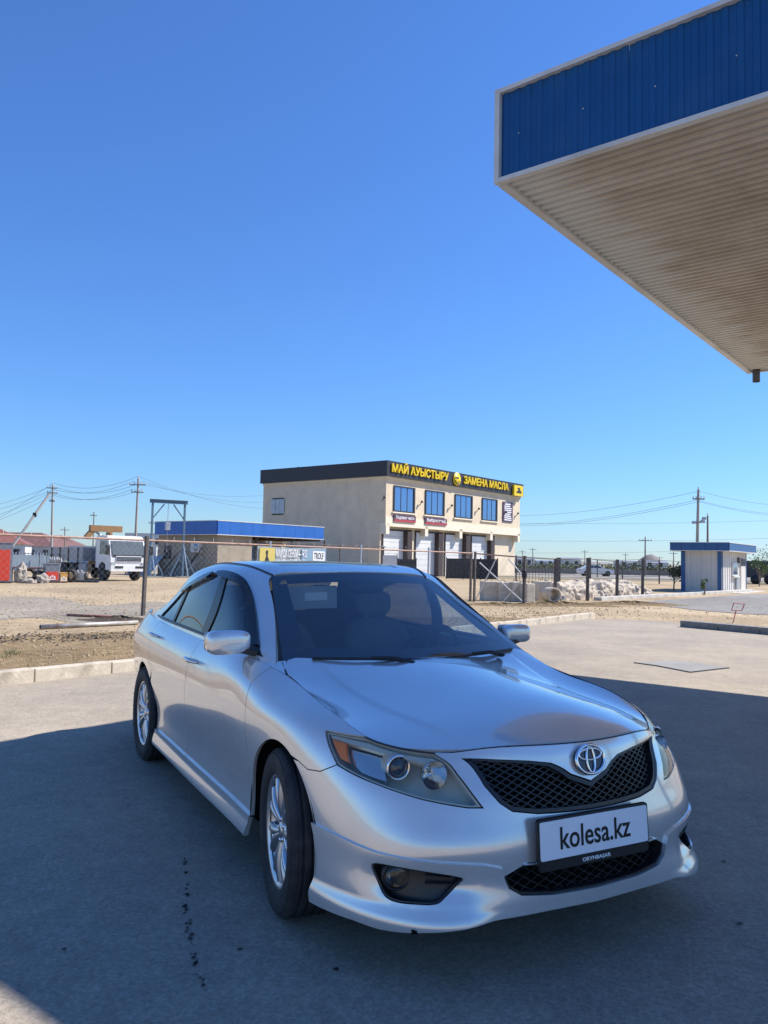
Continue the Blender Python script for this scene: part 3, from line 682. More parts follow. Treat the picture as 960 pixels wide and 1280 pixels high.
# work table and tyres
q = G(38, 728); e = empty('work_table', q, .1, 'long low table with a rusty red top among the scrap', 'table')
MB().box(-1.3, 1.0, .2, .9, .68, .74).build('table_top', mat('rust_red', (.24, .09, .06), .8, var=.3), e)
for (x, y) in ((-1.2, .25), (.9, .25), (-1.2, .85), (.9, .85)): MB().beam((x, y, 0), (x, y, .68), .07, .07).build('leg', 'post_brown', e)
def spare_wheel(u, v, lean, lab, r=.36):
    p = G(u, v); o = MB().lathe([(r * .58, -.10), (r * .8, -.12), (r * .97, -.10), (r, -.05), (r, .05), (r * .97, .10), (r * .8, .12), (r * .58, .10)], 28, 'Y').build('worn_truck_tyre', 'rubber')
    o.location = (p.x, p.y, r * math.cos(lean) + .02); o.rotation_euler = (lean, 0, random.uniform(-.5, .5)); return tag(o, lab, 'tyre', 'worn tyres lying in the scrap')
spare_wheel(36, 727, .25, 'worn tyre propped beside the low table'); spare_wheel(49, 728, .6, 'worn tyre propped beside the low table', .33); spare_wheel(88, 728, .1, 'worn tyre propped beside the yellow box', .34)
def sack(u, v, s, m, lab, name='sack', cat='sack', seed=1):
    p = G(u, v); rr = random.Random(seed); bm = bmesh.new(); bmesh.ops.create_icosphere(bm, subdivisions=3, radius=1)
    ph = [rr.uniform(0, 6) for _ in range(6)]
    for q in bm.verts:
        k = 1 + .16 * math.sin(q.co.x * 5 + ph[0]) * math.sin(q.co.y * 6 + ph[1]) + .10 * math.sin(q.co.z * 9 + ph[2] + q.co.x * 4)
        q.co = Vector((q.co.x * s[0] * k, q.co.y * s[1] * k, max(-.5, q.co.z) * s[2] * k + s[2] * .5))
    o = MB().bm(bm).build(name, m); o.location = p; o.rotation_euler = (0, 0, rr.uniform(0, 3)); return tag(o, lab, cat)
mat('sack_white', (.34, .30, .25), .9, var=.35, scale=5)
sack(26, 728, (.42, .3, .62), 'sack_white', 'crumpled whitish sack standing under the table', seed=2)
sack(53, 729, (.3, .3, .30), 'sack_white', 'small pale bag lying against the red cabinet', 'bag', 'bag', seed=5)
sack(34, 729, (.5, .3, .16), 'sack_white', 'flat heap of pale cloth on the sand by the table', 'cloth_heap', 'cloth', seed=9)
# small trailer frame right of the yellow box
q = G(97, 728); e = empty('engine_block', q, .2, 'pale tangle of an engine block on a skid near the truck', 'engine')
MB().box(-.8, 1.0, 0, .5, .0, .08).build('skid', 'black_sheet', e); sk = MB().bbox(-.5, .3, .05, .45, .1, .55, .06).build('block', 'galvanised', e)
for k in range(4): MB().bar((-.4 + k * .2, .05, .5), (-.4 + k * .2, -.12, .62), .04).build('pipe', 'off_white', e)
MB().lathe([(0, -.1), (.22, -.1), (.22, 0), (0, 0)], 18, 'X', (.45, .25, .35)).build('flywheel', 'post_brown', e)

# ---- slatted railing behind the yard
def railing():
    a, b = DP(8, 700, 62.), DP(82, 700, 64.); a.z = b.z = 0; L = (b - a).length; e = empty('railing_fence', a, math.atan2(b.y - a.y, b.x - a.x), 'pale blue picket railing at the back of the yard', 'fence')
    n = int(L / .22); mat('rail_blue', (.36, .46, .54), .6, var=.1); first = None
    for k in range(n):
        o = MB().box(-.035, .035, -.02, .02, .12, 1.5).build('picket', 'rail_blue', e) if first is None else first.copy()
        if first is None: first = o
        else: COL.objects.link(o); o.parent = e
        o.location = (k * .22, 0, 0)
    for z in (.3, 1.4): MB().box(0, L, .022, .06, z, z + .06).build('rail', 'post_brown', e)
    for k in range(int(L / 2.4) + 1): MB().box(k * 2.4 - .05, k * 2.4 + .05, .062, .16, 0, 1.6).build('post', 'post_brown', e)
    MB().box(0, L, .3, .33, .1, 1.3).build('backing_sheet', mat('backing_pale', (.42, .50, .55), .7), e)
railing()
# ---- brown-roofed houses far left
def hip_house(P, w, d, h, rh, rz, lab, roofm, wallm='off_white', group=None):
    e = empty('house', P, rz, lab, 'house', group); MB().box(-w / 2, w / 2, -d / 2, d / 2, 0, h).build('wall', wallm, e)
    o = .5; V = [(-w / 2 - o, -d / 2 - o, h), (w / 2 + o, -d / 2 - o, h), (w / 2 + o, d / 2 + o, h), (-w / 2 - o, d / 2 + o, h), (-w / 2 + d * .5, 0, h + rh), (w / 2 - d * .5, 0, h + rh)]
    MB().add(V, [(0, 1, 5, 4), (1, 2, 5), (2, 3, 4, 5), (3, 0, 4), (3, 2, 1, 0)]).build('roof', roofm, e)
    n = max(2, int(w / 3.2))
    for k in range(n):
        x = -w / 2 + w * (k + .5) / n; wn_ = MB().box(x - .6, x + .6, -d / 2 - .06, -d / 2 + .02, .9, 2.2).build('window', 'anthracite', e)
    return e
mat('roof_brown', (.17, .085, .07), .7, var=.12, scale=.6); mat('roof_red', (.22, .085, .065), .7, var=.12)
p = DP(30, 690, 195.); hip_house((p.x, 195, 0), 24, 15, 3.0, 3.4, -.15, 'pale house with a broad brown hipped roof beyond the yard', 'roof_brown')
p = DP(72, 690, 205.); hip_house((p.x, 205, 0), 14, 12, 2.8, 3.3, .1, 'smaller pale house with a peaked brown roof beyond the yard', 'roof_brown')
p = DP(-6, 690, 170.); hip_house((p.x, 170, 0), 13, 11, 3.2, 3.2, .3, 'house with a red-brown roof cut by the leaning strut', 'roof_red')
# white boundary wall beyond the truck, mound of earth
p0, p1 = DP(84, 700, 115.), DP(205, 700, 105.); L = (p1 - p0).length
e = empty('boundary_wall', (p0.x, p0.y, 0), math.atan2(p1.y - p0.y, p1.x - p0.x), 'long whitish boundary wall far behind the truck', 'wall')
for k in range(int(L / 3)): MB().box(k * 3 + .01, k * 3 + 2.99, 0, .2, 0, 2.6).build('wall_panel', 'off_white', e)
p0, p1 = DP(155, 700, 150.), DP(198, 700, 150.)
e = empty('apartment_block', (p0.x, 150, 0), 0, 'long pale block with rows of small windows behind the gantry', 'building'); MB().box(0, (p1 - p0).length, 0, 9, 0, 5.6).build('wall', 'off_white', e)
for r in range(2):
    for k in range(6): MB().box(.5 + k * 1.05, 1.1 + k * 1.05, -.05, 0, 1.2 + r * 2.3, 2.3 + r * 2.3).build('window', 'anthracite', e)
# ================================================================== yard fence of chain link, gate, posts
random.seed(31)
F0 = G(178.5, 770); F1 = G(592, 752); FD_ = (F1 - F0); FL = FD_.length; FD_.normalize(); FA = math.atan2(FD_.y, FD_.x)
fe = empty('chain_link_fence', F0, FA, 'chain link fence with a pinkish pipe rail along the sandy yard', 'fence')
fz = 1.92; S0 = -22.0
MB().bar((S0, 0, fz), (FL - .1, 0, fz - .13), .024, 8).build('top_rail', 'pink_paint', fe)
for k, s in enumerate((-3.6, 0, 3.9, 7.6, 11.0, -7.3, -11.0, -14.7, -18.4, -22.0)):
    MB().beam((s, 0, -.1), (s + .03, 0, fz + .02), .085 if k == 1 else .05, .07 if k == 1 else .05).build('post', 'post_brown' if k == 1 else 'galvanised', fe)
def wire_mesh(x0, x1, z0, z1, parent, pitch=.075, r=.0016):
    m_ = MB()
    for k in range(int((x1 - x0) / pitch)):
        x = x0 + k * pitch; n = int((z1 - z0) / pitch); pts = [Vector((x + (pitch / 2 if (j + k) % 2 else -pitch / 2), .004 * (1 if j % 2 else -1), z0 + j * pitch * 1.02)) for j in range(n + 1)]
        for j in range(n):
            a, b = pts[j], pts[j + 1]; q = Vector((r, 0, 0)); m_.add([a + q, a - q, b - q, b + q], [(0, 1, 2, 3)])
    o = m_.build('wire_mesh', 'galvanised', parent, fix=False); tag(o, kind='stuff'); return o
wire_mesh(S0, FL - .1, .06, 1.82, fe)
# droppers that tie the mesh to the rail
mb = MB()
for k in range(58): mb.bar((S0 + .6 * k, 0, fz - .05), (S0 + .6 * k, 0, fz + .03), .006, 5)
tag(mb.build('tie_wires', 'off_white', fe), kind='stuff')
# gate: twin post and sagging leaf with braces
g0, g1 = G(592, 752), G(655, 756); gd = g1 - g0; gl = gd.length
ge = empty('yard_gate', g0, math.atan2(gd.y, gd.x), 'rusty steel gate leaf with crossed diagonal braces', 'gate')
for x in (-.16, .02): MB().beam((x, 0, -.1), (x + .03, 0, 1.85), .07, .07).build('post', 'post_brown', ge)
MB().beam((.06, 0, 1.78), (gl, 0, 1.66), .05, .05).build('top_rail', 'pink_paint', ge)
for (a, b) in (((.1, 0, .08), (gl * .45, 0, 1.6)), ((.25, 0, 1.45), (gl - .05, 0, .10)), ((gl * .62, 0, .12), (gl - .1, 0, .85)), ((gl * .7, 0, 1.6), (gl - .05, 0, 1.0))): MB().bar(a, b, .022, 6).build('brace', 'off_white', ge)
MB().beam((gl, 0, -.1), (gl + .02, 0, 1.72), .09, .09).build('post', 'post_brown', ge)
wire_mesh(.1, gl, .1, 1.6, ge, .09)
MB().bbox(gl - .07, gl + .09, -.06, .06, .95, 1.2, .02).build('latch', 'black_sheet', ge)
# line of posts to the kiosk, strung with wire
pf = [(693.5, 752), (734, 751), (771, 748), (803, 745.5)]
e = empty('post_fence', G(*pf[0]), 0, 'row of dark steel posts strung with wire towards the kiosk', 'fence'); O = G(*pf[0])
tops = [Vector((gl * math.cos(math.atan2(gd.y, gd.x)) + g0.x, gl * math.sin(math.atan2(gd.y, gd.x)) + g0.y, 1.66)) - O]
for k, q in enumerate(pf):
    p = G(*q) - O; h = (1.66, 1.72, 1.70, 1.78)[k]; MB().beam((p.x, p.y, -.1), (p.x + .02, p.y, h), .11, .11).build('post', 'post_brown', e); tops.append(Vector((p.x, p.y, h - .04)))
kz = G(851, 743) - O; tops.append(Vector((kz.x, kz.y, 1.7))); kz2 = G(902, 741.5) - O; 
for k in range(len(tops) - 2):
    a, b = tops[k], tops[k + 1]; d = b - a; o = wire_mesh(0, d.xy.length, .1, 1.6, e, .10, .0018); o.location = (a.x, a.y, 0); o.rotation_euler = (0, 0, math.atan2(d.y, d.x))
for k in range(len(tops) - 1): MB().bar(tops[k], tops[k + 1], .012, 5).build('wire', 'post_brown', e)
# second, farther line of posts with a rail
qf = [(645, 730, 694), (698, 729, 697), (737, 727, 697), (746.5, 722, 699), (778, 728, 701), (824, 730, 700)]
e = empty('far_post_fence', G(645, 730), 0, 'farther line of thin posts and rail in front of the highway', 'fence'); O = G(645, 730); prev = None
for k, (u, v, t) in enumerate(qf):
    g = G(u, v); top = DP(u, t, g.y).z; p = g - O; w_ = .26 if k == 1 else (.2 if k == 2 else .09)
    MB().beam((p.x, p.y, -.1), (p.x, p.y, top), w_, w_).build('post', 'post_brown', e); cur = Vector((p.x, p.y, top - .1))
    if prev: MB().bar(prev, cur, .025, 5).build('rail', 'post_brown', e); MB().bar(prev - Vector((0, 0, 1.2)), cur - Vector((0, 0, 1.2)), .02, 5).build('rail', 'post_brown', e)
    prev = cur
for k in range(14):
    t = k / 13.; u = 645 + 53 * t; g = G(u, 730.) - O
    MB().bar((g.x, g.y, 0), (g.x, g.y, 1.6), .014, 5).build('bar', 'post_brown', e)
# ---- concrete blocks and a heap under tarpaulin
blk = None
for k, (u0, u1, v, h) in enumerate(((605, 622, 751, .74), (622.5, 639, 751.5, .72), (640, 657, 752, .74), (657.5, 671, 753, .70), (672, 690, 751, .76))):
    a, b = G(u0, v), G(u1, v); w_ = (b - a).length
    mb = MB().bbox(.03, w_ - .05, 0, .75, -.02, h, .03); o = mb.build('concrete_block', 'concrete'); o.location = a; o.rotation_euler = (0, 0, math.atan2(b.y - a.y, b.x - a.x) + random.uniform(-.22, .22))
    tag(o, ('rough concrete block at the gate end of the row', 'rough concrete block in the middle of the row behind the gate', 'rough concrete block in the middle of the row behind the gate', 'rough concrete block in the middle of the row behind the gate', 'rough concrete block next to the short concrete pipe')[k], 'block', 'concrete blocks in a row')
    MB().tube([(w_ * .5 - .1, .3, h), (w_ * .5 - .08, .3, h + .08), (w_ * .5 + .08, .3, h + .08), (w_ * .5 + .1, .3, h)], .012, 6).build('lifting_loop', 'post_brown', o)
p = G(690, 753); o = MB().lathe([(.22, -.4), (.28, -.4), (.28, .4), (.22, .4)], 28, 'Y', closed=True).build('concrete_pipe', 'concrete'); o.location = (p.x, p.y + .3, .28); o.rotation_euler = (0, 0, .2); tag(o, 'short grey concrete pipe lying at the end of the tarpaulin', 'pipe')
def tarp():
    from mathutils import noise as nz
    a, b = G(686, 751), G(806, 744); L = (b - a).length; n, m = 210, 40; V = []; F = []
    for i in range(n + 1):
        s = i / n; x = s * L; H = (.70 + .16 * nz.noise(Vector((x * .9, 3.1, 0)))) * min(1, (i + 3) / 10) * (1 if s < .76 else max(.22, 1 - (s - .76) * 3.4))
        for j in range(m + 1):
            t = j / m; th = math.pi * t; y = -.80 * math.cos(th); z = H * (math.sin(th) ** .6)
            p = Vector((x * 1.1, y * 1.6, z * 1.6 + 7)); f = .22 * (abs(nz.noise(p * 1.6)) - .25) + .16 * (abs(nz.noise(p * 3.7 + Vector((5, 1, 0)))) - .25) + .05 * nz.noise(p * 9)
            f += .07 * math.sin(x * 5.5 + 4 * nz.noise(p)) * math.sin(th)
            V.append((x + .12 * nz.noise(p * 2 + Vector((0, 9, 0))), y - f * math.cos(th) * 1.2, max(0, z + f * .8 * math.sin(th))))
    for i in range(n):
        for j in range(m): q = i * (m + 1) + j; F.append((q, q + 1, q + m + 2, q + m + 1))
    mat('tarpaulin', (.50, .43, .34), .8, var=.15, scale=3, dirt=((.30, .22, .14), 3, .5))
    o = MB().add(V, F, True).build('tarpaulin_heap', 'tarpaulin'); o.location = a + Vector((0, .7, 0)); o.rotation_euler = (0, 0, math.atan2(b.y - a.y, b.x - a.x)); return tag(o, 'long heap covered with a crumpled beige tarpaulin behind the posts', 'tarpaulin')
tarp()
# ---- kiosk
KP = G(902, 741); KP = Vector((KP.x, KP.y, 0)); ka = GRID + rad(2)
kx, ky = frame(KP, ka)                                      # local X: right face going away; local Y: left face
ko = empty('kiosk', KP, ka, 'small white profiled-sheet kiosk with a blue fascia', 'kiosk')
kw = -0.; kl = on_plane(851.5, 720, KP, ky)[0]; kr = on_plane(932, 715, KP, kx)[0]; KH = 2.36
mat('kiosk_sheet', (.62, .59, .54), .6, var=.08, scale=2, dirt=((.42, .37, .30), 2, .4)); mat('kiosk_blue', (.022, .095, .24), .5, var=.1)
MB().box(.03, kr - .03, .03, kl - .03, .02, KH).build('core', 'kiosk_sheet', ko)
def prof_sheet(L, n, axis, off, z0, z1):
    P = ribbed(0, L, n, .5, .08, .035); k = len(P)
    return MB().add([((p[0], off - p[1], z) if axis == 'x' else (off - p[1], p[0], z)) for z in (z0, z1) for p in P], [(i, i + 1, k + i + 1, k + i) for i in range(k - 1)])
nS = 4
for i in range(nS):
    o = prof_sheet(kl / nS - .01, 3, 'y', .0, .02, KH).build('wall_sheet', 'kiosk_sheet', ko); o.location = (0, i * kl / nS + .005, 0)
    o = prof_sheet(kr / nS - .01, 3, 'x', .0, .02, KH).build('wall_sheet', 'kiosk_sheet', ko); o.location = (i * kr / nS + .005, 0, 0)
for (x0, x1, y0, y1) in ((-.06, -.03, .0, .2), (-.06, -.03, kl - .24, kl), (.0, .10, -.06, -.03), (kr - .08, kr + .02, -.06, -.03)): MB().box(x0, x1, y0, y1, 0, KH - .01).build('corner_trim', 'kiosk_blue', ko)
for i in range(5):
    MB().box(-.50, -.46, -.5 + i * (kl + 1) / 5 + .006, -.5 + (i + 1) * (kl + 1) / 5 - .006, KH + .03, KH + .46).build('fascia_sheet', 'kiosk_blue', ko)
    MB().box(-.45 + i * (kr + .9) / 5 + .006, -.45 + (i + 1) * (kr + .9) / 5 - .006, -.54, -.50, KH + .03, KH + .46).build('fascia_sheet', 'kiosk_blue', ko)
MB().box(-.45, kr + .45, -.49, kl + .5, KH, KH + .44).build('roof', 'kiosk_sheet', ko)
for z in (KH - .01, KH + .46): MB().box(-.52, kr + .47, -.56, kl + .52, z, z + .035).build('edge_trim', 'off_white', ko)
x0 = kr * .38; wq_ = MB().box(x0, x0 + kr * .20, -.09, -.04, .95, 1.75).build('window', 'off_white', ko); MB().box(x0 + .08, x0 + kr * .20 - .08, -.10, -.092, 1.03, 1.68).build('pane', 'blue_pane', wq_); MB().box(x0 - .08, x0 + kr * .2 + .08, -.2, -.092, .86, .93).build('window_ledge', 'off_white', wq_)
MB().box(kr * .74, kr * .92, -.08, -.04, .02, 2.0).build('door', 'kiosk_sheet', ko)
MB().box(kr * .74, kr * .92, -.10, -.082, 1.55, 1.98).build('door_light', 'anthracite', ko)
MB().box(kr * .62, kr * .69, -.10, -.04, 1.7, 2.05).build('notice', 'brown_frame', ko)
MB().bbox(kr * .50, kr * .58, -.16, -.04, .15, .85, .02).build('meter_box', 'galvanised', ko)
MB().box(-.1, kr + .2, -1.1, kl + .3, -.05, .022).build('slab', 'pale_concrete', ko)
q = G(861, 737.5); o = MB().beam((0, 0, .0), (.12, .1, .5), .5, .02).build('paper_board', 'off_white'); o.location = (q.x, q.y - .4, 0); tag(o, 'small white board leaning against the kiosk wall', 'board')
# small bent sign frame in the sand
q = G(916, 779); e = empty('sign_frame', q, .1, 'small empty reddish wire sign frame leaning in the sand', 'sign')
s_ = 1 / (CF / q.y); P = lambda u, v: Vector(((u - 916) * s_, 0, (779 - v) * s_))
for (a, b) in (((916, 779), (920.5, 763)), ((914.5, 763), (928, 763)), ((928, 763), (931.5, 755)), ((931.5, 755), (917.5, 754)), ((917.5, 754), (914.5, 763))): MB().bar(P(*a), P(*b), .011, 6).build('frame_bar', 'sign_red', e)
# ---- banner tied to the fence
def on_fence(u, v):
    return on_plane(u, v, F0, FD_)
b0 = on_fence(320, 693); b1 = on_fence(405.5, 693); zt, zb = on_fence(362, 683.5)[1], on_fence(362, 702)[1] - .25
bn_ = empty('fence_banner', F0 + FD_ * b0[0], FA, 'pale blue advertising banner with white lettering tied to the fence', 'banner'); bw = b1[0] - b0[0]
mat('banner_blue', (.22, .34, .44), .6, var=.06); mat('banner_grey', (.32, .36, .37), .6, var=.06); mat('banner_yellow', (.62, .50, .14), .6, var=.05)
n = 24; V = [(bw * i / n, -.06 - .012 * math.sin(i * 1.1), z - (.03 * math.sin(math.pi * i / n))) for z in (zb, zt) for i in range(n + 1)]
mbn = MB().add(V, [(i, i + 1, n + 2 + i, n + 1 + i) for i in range(n)], True); mbn.add([(x, y + .006, z) for (x, y, z) in V], [(i, n + 1 + i, n + 2 + i, i + 1) for i in range(n)], True)
mbn.build('sheet', 'banner_grey', bn_)
bh = zt - zb; yo = -.085
MB().box(bw * .62, bw * .99, yo + .006, yo + .010, zb + .01, zt - .05).build('blue_field', 'banner_blue', bn_)
MB().box(.06, bw * .235, yo, yo + .006, zb + .03, zt - .05).build('yellow_field', 'banner_yellow', bn_)
MB().prism([(-.5, -.4), (.6, -.45), (.55, -.1), (.2, .1), (.3, .4), (0, .5), (-.3, .35), (-.1, .15), (-.4, -.1)], lambda p: (bw * .12 + p[0] * .15, yo - .001, zb + bh * .5 + p[1] * bh * .7), lambda p: (bw * .12 + p[0] * .15, yo - .004, zb + bh * .5 + p[1] * bh * .7)).build('field_mark', 'anthracite', bn_)
def flat(s, z): return Matrix(((1, 0, 0, s), (0, 0, -1, yo - .003), (0, 1, 0, z), (0, 0, 0, 1)))
text_mesh('МАЙДА СЕНІМ — ӨЗІ', bh * .44, .001, 'banner_lettering', 'white_print', bn_, flat(bw * .475, zb + bh * .70), width=bw * .45, bold=.004)
text_mesh('МАЙДАН БАСТАЛАДЫ', bh * .44, .001, 'banner_lettering', 'white_print', bn_, flat(bw * .475, zb + bh * .27), width=bw * .45, bold=.004)
MB().bbox(bw * .79, bw * .975, yo, yo + .006, zb + bh * .42, zt - bh * .16, .002).build('logo_field', 'white_print', bn_)
text_mesh('TROLF', bh * .40, .001, 'banner_lettering', 'anthracite', bn_, flat(bw * .882, zb + bh * .62), width=bw * .15, bold=.003)
# ---- boards and a ramp in front of the service building
def hoarding(u0, u1, v0, v1, D, name, lab, m):
    a, b = DP(u0, v1, D), DP(u1, v1, D); zt_ = DP((u0 + u1) / 2, v0, D).z; e = empty(name, (a.x, D, 0), math.atan2(b.y - a.y, b.x - a.x), lab, 'hoarding'); L = (b - a).length; k = max(1, int(L / 1.4))
    for i in range(k): MB().box(L * i / k + .01, L * (i + 1) / k - .01, 0, .06, .05, zt_).build('board', m, e)
    for i in range(k + 1): MB().box(L * i / k - .04, L * i / k + .04, .062, .14, 0, zt_ + .1).build('post', 'post_brown', e)
    return e
hoarding(558, 622, 698.5, 719, 66, 'hoarding', 'long low black sheet hoarding in front of the garage doors', 'black_sheet')
hoarding(497, 520, 699, 718, 64, 'hoarding', 'short black board standing by the first garage doors', 'black_sheet')
hoarding(478, 496, 694, 718, 67, 'hoarding', 'white sheet panel before the first garage door', 'roller_white')
# ---- fallen pipes and dark soil heap behind the kerb
def pipe(a, b, r, m, lab):
    A, B = G(*a), G(*b); A.z = B.z = r + .005; L = (B - A).length
    o = MB().lathe([(r * .8, 0), (r, 0), (r, L), (r * .8, L)], 14, 'X').build('steel_pipe', m); o.location = A; o.rotation_euler = (0, 0, math.atan2(B.y - A.y, B.x - A.x)); return tag(o, lab, 'pipe')
pipe((50, 787), (172, 781), .045, 'steel_pipe', 'pale steel pipe lying along the verge behind the kerb')
pipe((84, 770.5), (142, 773), .03, 'rust_red', 'thin rusty pipe lying on the sand near the fence post')
def heap(u, v, sx_, sy_, h, m, lab):
    p = G(u, v); rr = random.Random(6); n, k = 18, 28; V = [(0, 0, h)]; F = []
    for i in range(1, n + 1):
        r = i / n
        for j in range(k): t = 2 * math.pi * j / k; V.append((sx_ * r * math.cos(t) * (1 + .15 * math.sin(3 * t)), sy_ * r * math.sin(t), h * (1 - r) ** 1.3 * (1 + .5 * math.sin(9 * t + i)) * .8 + rr.uniform(0, .03) * (1 - r)))
    F = [(0, 1 + j, 1 + (j + 1) % k) for j in range(k)]
    for i in range(n - 1):
        o = 1 + i * k; F += [(o + j, o + k + j, o + k + (j + 1) % k, o + (j + 1) % k) for j in range(k)]
    o = MB().add(V, F).build('soil_heap', m); o.location = p; return tag(o, lab, 'soil heap')
mat('dark_soil', (.075, .055, .038), .95, var=.3, scale=6)
heap(150, 776, 1.1, .6, .10, 'dark_soil', 'low dark heap of soil under the fence post'); 
heap(700, 757, 2.6, .5, .13, 'dry_soil', 'low bank of turned soil in front of the blocks'); heap(625, 757, 2.2, .4, .09, 'dry_soil', 'flat bank of turned soil by the gate'); heap(790, 756, 2.6, .6, .13, 'dry_soil', 'low bank of turned soil before the pale edging')
# ================================================================== poles and wires
mat('pole_wood', (.22, .19, .16), .85, var=.2, scale=3); mat('pole_concrete', (.36, .34, .31), .85, var=.12, scale=2)
mat('wire', (.10, .11, .12), .6)
def pole(u, vt, D, lab, arms=((.95, .9),), m='pole_concrete', lean=0., r=.14, group=None, ut=None):
    b = DP(u, 700, D); b.z = 0; top = DP(ut if ut else u, vt, D); e = empty('utility_pole', b, 0, lab, 'utility pole', group)
    T = Vector((top.x - b.x, 0, top.z)); MB().bar((0, 0, -.2), T, r, 10, r * .62).build('shaft', m, e)
    for (f, w_) in arms:
        c = T * f; MB().beam(c + Vector((-w_, -.08, 0)), c + Vector((w_, -.08, 0)), .09, .09).build('cross_arm', 'pole_wood', e)
        for s in (-1, -.45, .45, 1): 
            MB().bar(c + Vector((w_ * s * .95, -.08, .04)), c + Vector((w_ * s * .95, -.08, .24)), .05, 8, .035).build('insulator', 'off_white', e)
    MB().bar(T - Vector((0, 0, .05)), T + Vector((0, 0, .22)), .05, 8).build('insulator', 'off_white', e)
    return b + T
p1t = pole(64.5, 606, 84, 'left concrete pole propped by a leaning strut', ((.96, .55), (.90, .55), (.80, .3)), ut=66)
p2t = pole(168, 598, 72, 'tall pole standing right behind the white truck', ((.93, .75), (.85, .55)), ut=173)
p3t = pole(116, 640, 120, 'thin pole behind the truck bed', ((.93, .5),), 'pole_wood', r=.12, ut=117.5)
p4t = pole(190.5, 650, 110, 'thin pole seen through the gantry', ((.93, .5),), 'pole_wood', r=.12)
p5t = pole(870.5, 612, 62, 'tall pole with floodlights behind the kiosk', ((.90, .45),), 'pole_concrete', r=.15, ut=873)
p6t = pole(884.5, 645, 66, 'short dark pole beside the tall one behind the kiosk', (), 'pole_wood', r=.11)
a, b = DP(62, 617, 82), DP(-2, 695, 78); b.z = 0
st = tag(MB().bar(b, a, .13, 8).build('pole_strut', 'pole_concrete'), 'leaning strut that props the left concrete pole', 'strut')
MB().bbox(-.16, .16, -.14, .14, -.22, .22, .04).build('junction_box', 'black_sheet', st).location = a.lerp(b, .3)
for (u, v) in ((867.5, 653), (878.5, 652), (880, 648)):
    c = DP(u, v, 61.8); c0 = DP(872, 654, 62)
    o = MB().bbox(-.15, .15, -.08, .08, -.11, .11, .03).build('flood_light', 'galvanised'); o.location = c; tag(o, 'flood light clamped to the tall pole behind the kiosk', 'light', 'flood lights on the tall pole')
    MB().bar((0, 0, 0), c0 - c, .035, 6).build('bracket', 'pole_wood', o)
tiny = [(653, 688, 230), (666, 685, 200), (731, 688, 220), (782, 692, 240), (806.5, 672, 110), (824.5, 696, 240), (842, 690, 170), (81, 659, 150), (134.5, 668, 140), (164, 672, 150)]
for k, (u, vt, D) in enumerate(tiny): pole(u, vt, D, 'thin distant utility pole on the plain', ((.92, .9),), 'pole_wood', r=.13, group='distant utility poles')
def wire(a, b, sag, lab, r=.011, n=16):
    a, b = Vector(a), Vector(b); pts = [a.lerp(b, i / n) - Vector((0, 0, sag * 4 * (i / n) * (1 - i / n))) for i in range(n + 1)]
    o = MB().tube(pts, r, 5).build('power_line', 'wire'); return tag(o, lab, 'wire', 'overhead wires: ' + lab)
off = lambda p, dx, dz: Vector((p.x + dx, p.y, p.z + dz))
for k, (dx, dz) in enumerate(((-.5, -.3), (.5, -.3), (-.4, -.95), (.4, -.95), (0, .2))):
    wire(off(p2t, dx, dz), off(p1t, dx, dz), .8, 'power line strung between the two left poles', .014)
    q = DP(-60, 640 + k * 9, 100); wire(off(p1t, dx, dz), q, .5, 'power line running left from the propped pole', .014)
for k, (dx, dz) in enumerate(((-.5, -.3), (.5, -.3), (0, .2))):
    q = DP(340, 618 + k * 9, 95); wire(off(p2t, dx, dz), q, .7, 'power line running behind the service building', .012)
for k, v in enumerate((614, 625, 627)):
    s = DP(873 + (-2 if k == 1 else 1), v, 62); q = DP(600, v + 28, 110); wire(s, q, .9, 'power line crossing the sky left of the kiosk', .013)
    q = DP(1040, v + 16, 80); wire(s, q, .6, 'power line leaving the kiosk pole to the right', .013)
for k, (v0, v1) in enumerate(((642, 652), (664, 674), (676, 690))):
    wire(DP(1040, v0 + 6, 130), DP(560, v1, 150), .6, 'faint far power line above the highway', .016)
# ================================================================== far side of the highway
def small_car(u0, u1, v, lab):
    a, b = DP(u0, v, 98.), DP(u1, v, 98.); a.z = b.z = 0; L = (b - a).length; k = L / 4.5; e = empty('parked_car', (a + b) / 2, math.atan2(b.y - a.y, b.x - a.x), lab, 'car')
    side = [(-2.2, .35), (-2.25, .75), (-2.15, .95), (-1.7, 1.02), (-1.1, 1.45), (.2, 1.48), (.95, 1.05), (1.9, .90), (2.2, .72), (2.25, .35)]
    MB().prism([(p[0] * k, p[1] * k) for p in side], lambda p: (p[0], -.86 * k, p[1]), lambda p: (p[0], .86 * k, p[1])).build('body', 'truck_white', e)
    MB().prism([(p[0] * k, p[1] * k) for p in ((-1.45, 1.06), (-1.02, 1.38), (-.45, 1.40), (-.45, 1.06))], lambda p: (p[0], -.865 * k, p[1]), lambda p: (p[0], -.875 * k, p[1])).build('side_window', 'blue_pane', e)
    MB().prism([(p[0] * k, p[1] * k) for p in ((-.38, 1.06), (-.38, 1.40), (.15, 1.40), (.72, 1.06))], lambda p: (p[0], -.865 * k, p[1]), lambda p: (p[0], -.875 * k, p[1])).build('side_window', 'blue_pane', e)
    for x in (-1.35, 1.40):
        for y in (-.80, .80): MB().lathe([(0, -.1), (.2, -.1), (.33, -.1), (.33, .1), (0, .1)], 20, 'Y', (x * k, y * k, .33)).build('wheel', 'rubber', e)
    MB().box(2.1 * k, 2.24 * k, -.8 * k, -.45 * k, .62, .78).build('headlight', 'off_white', e); MB().box(-2.27 * k, -2.15 * k, -.8 * k, -.5 * k, .7, .9).build('tail_light', 'sign_red', e)
small_car(722.5, 765.5, 720, 'distant white car on the highway behind the posts')
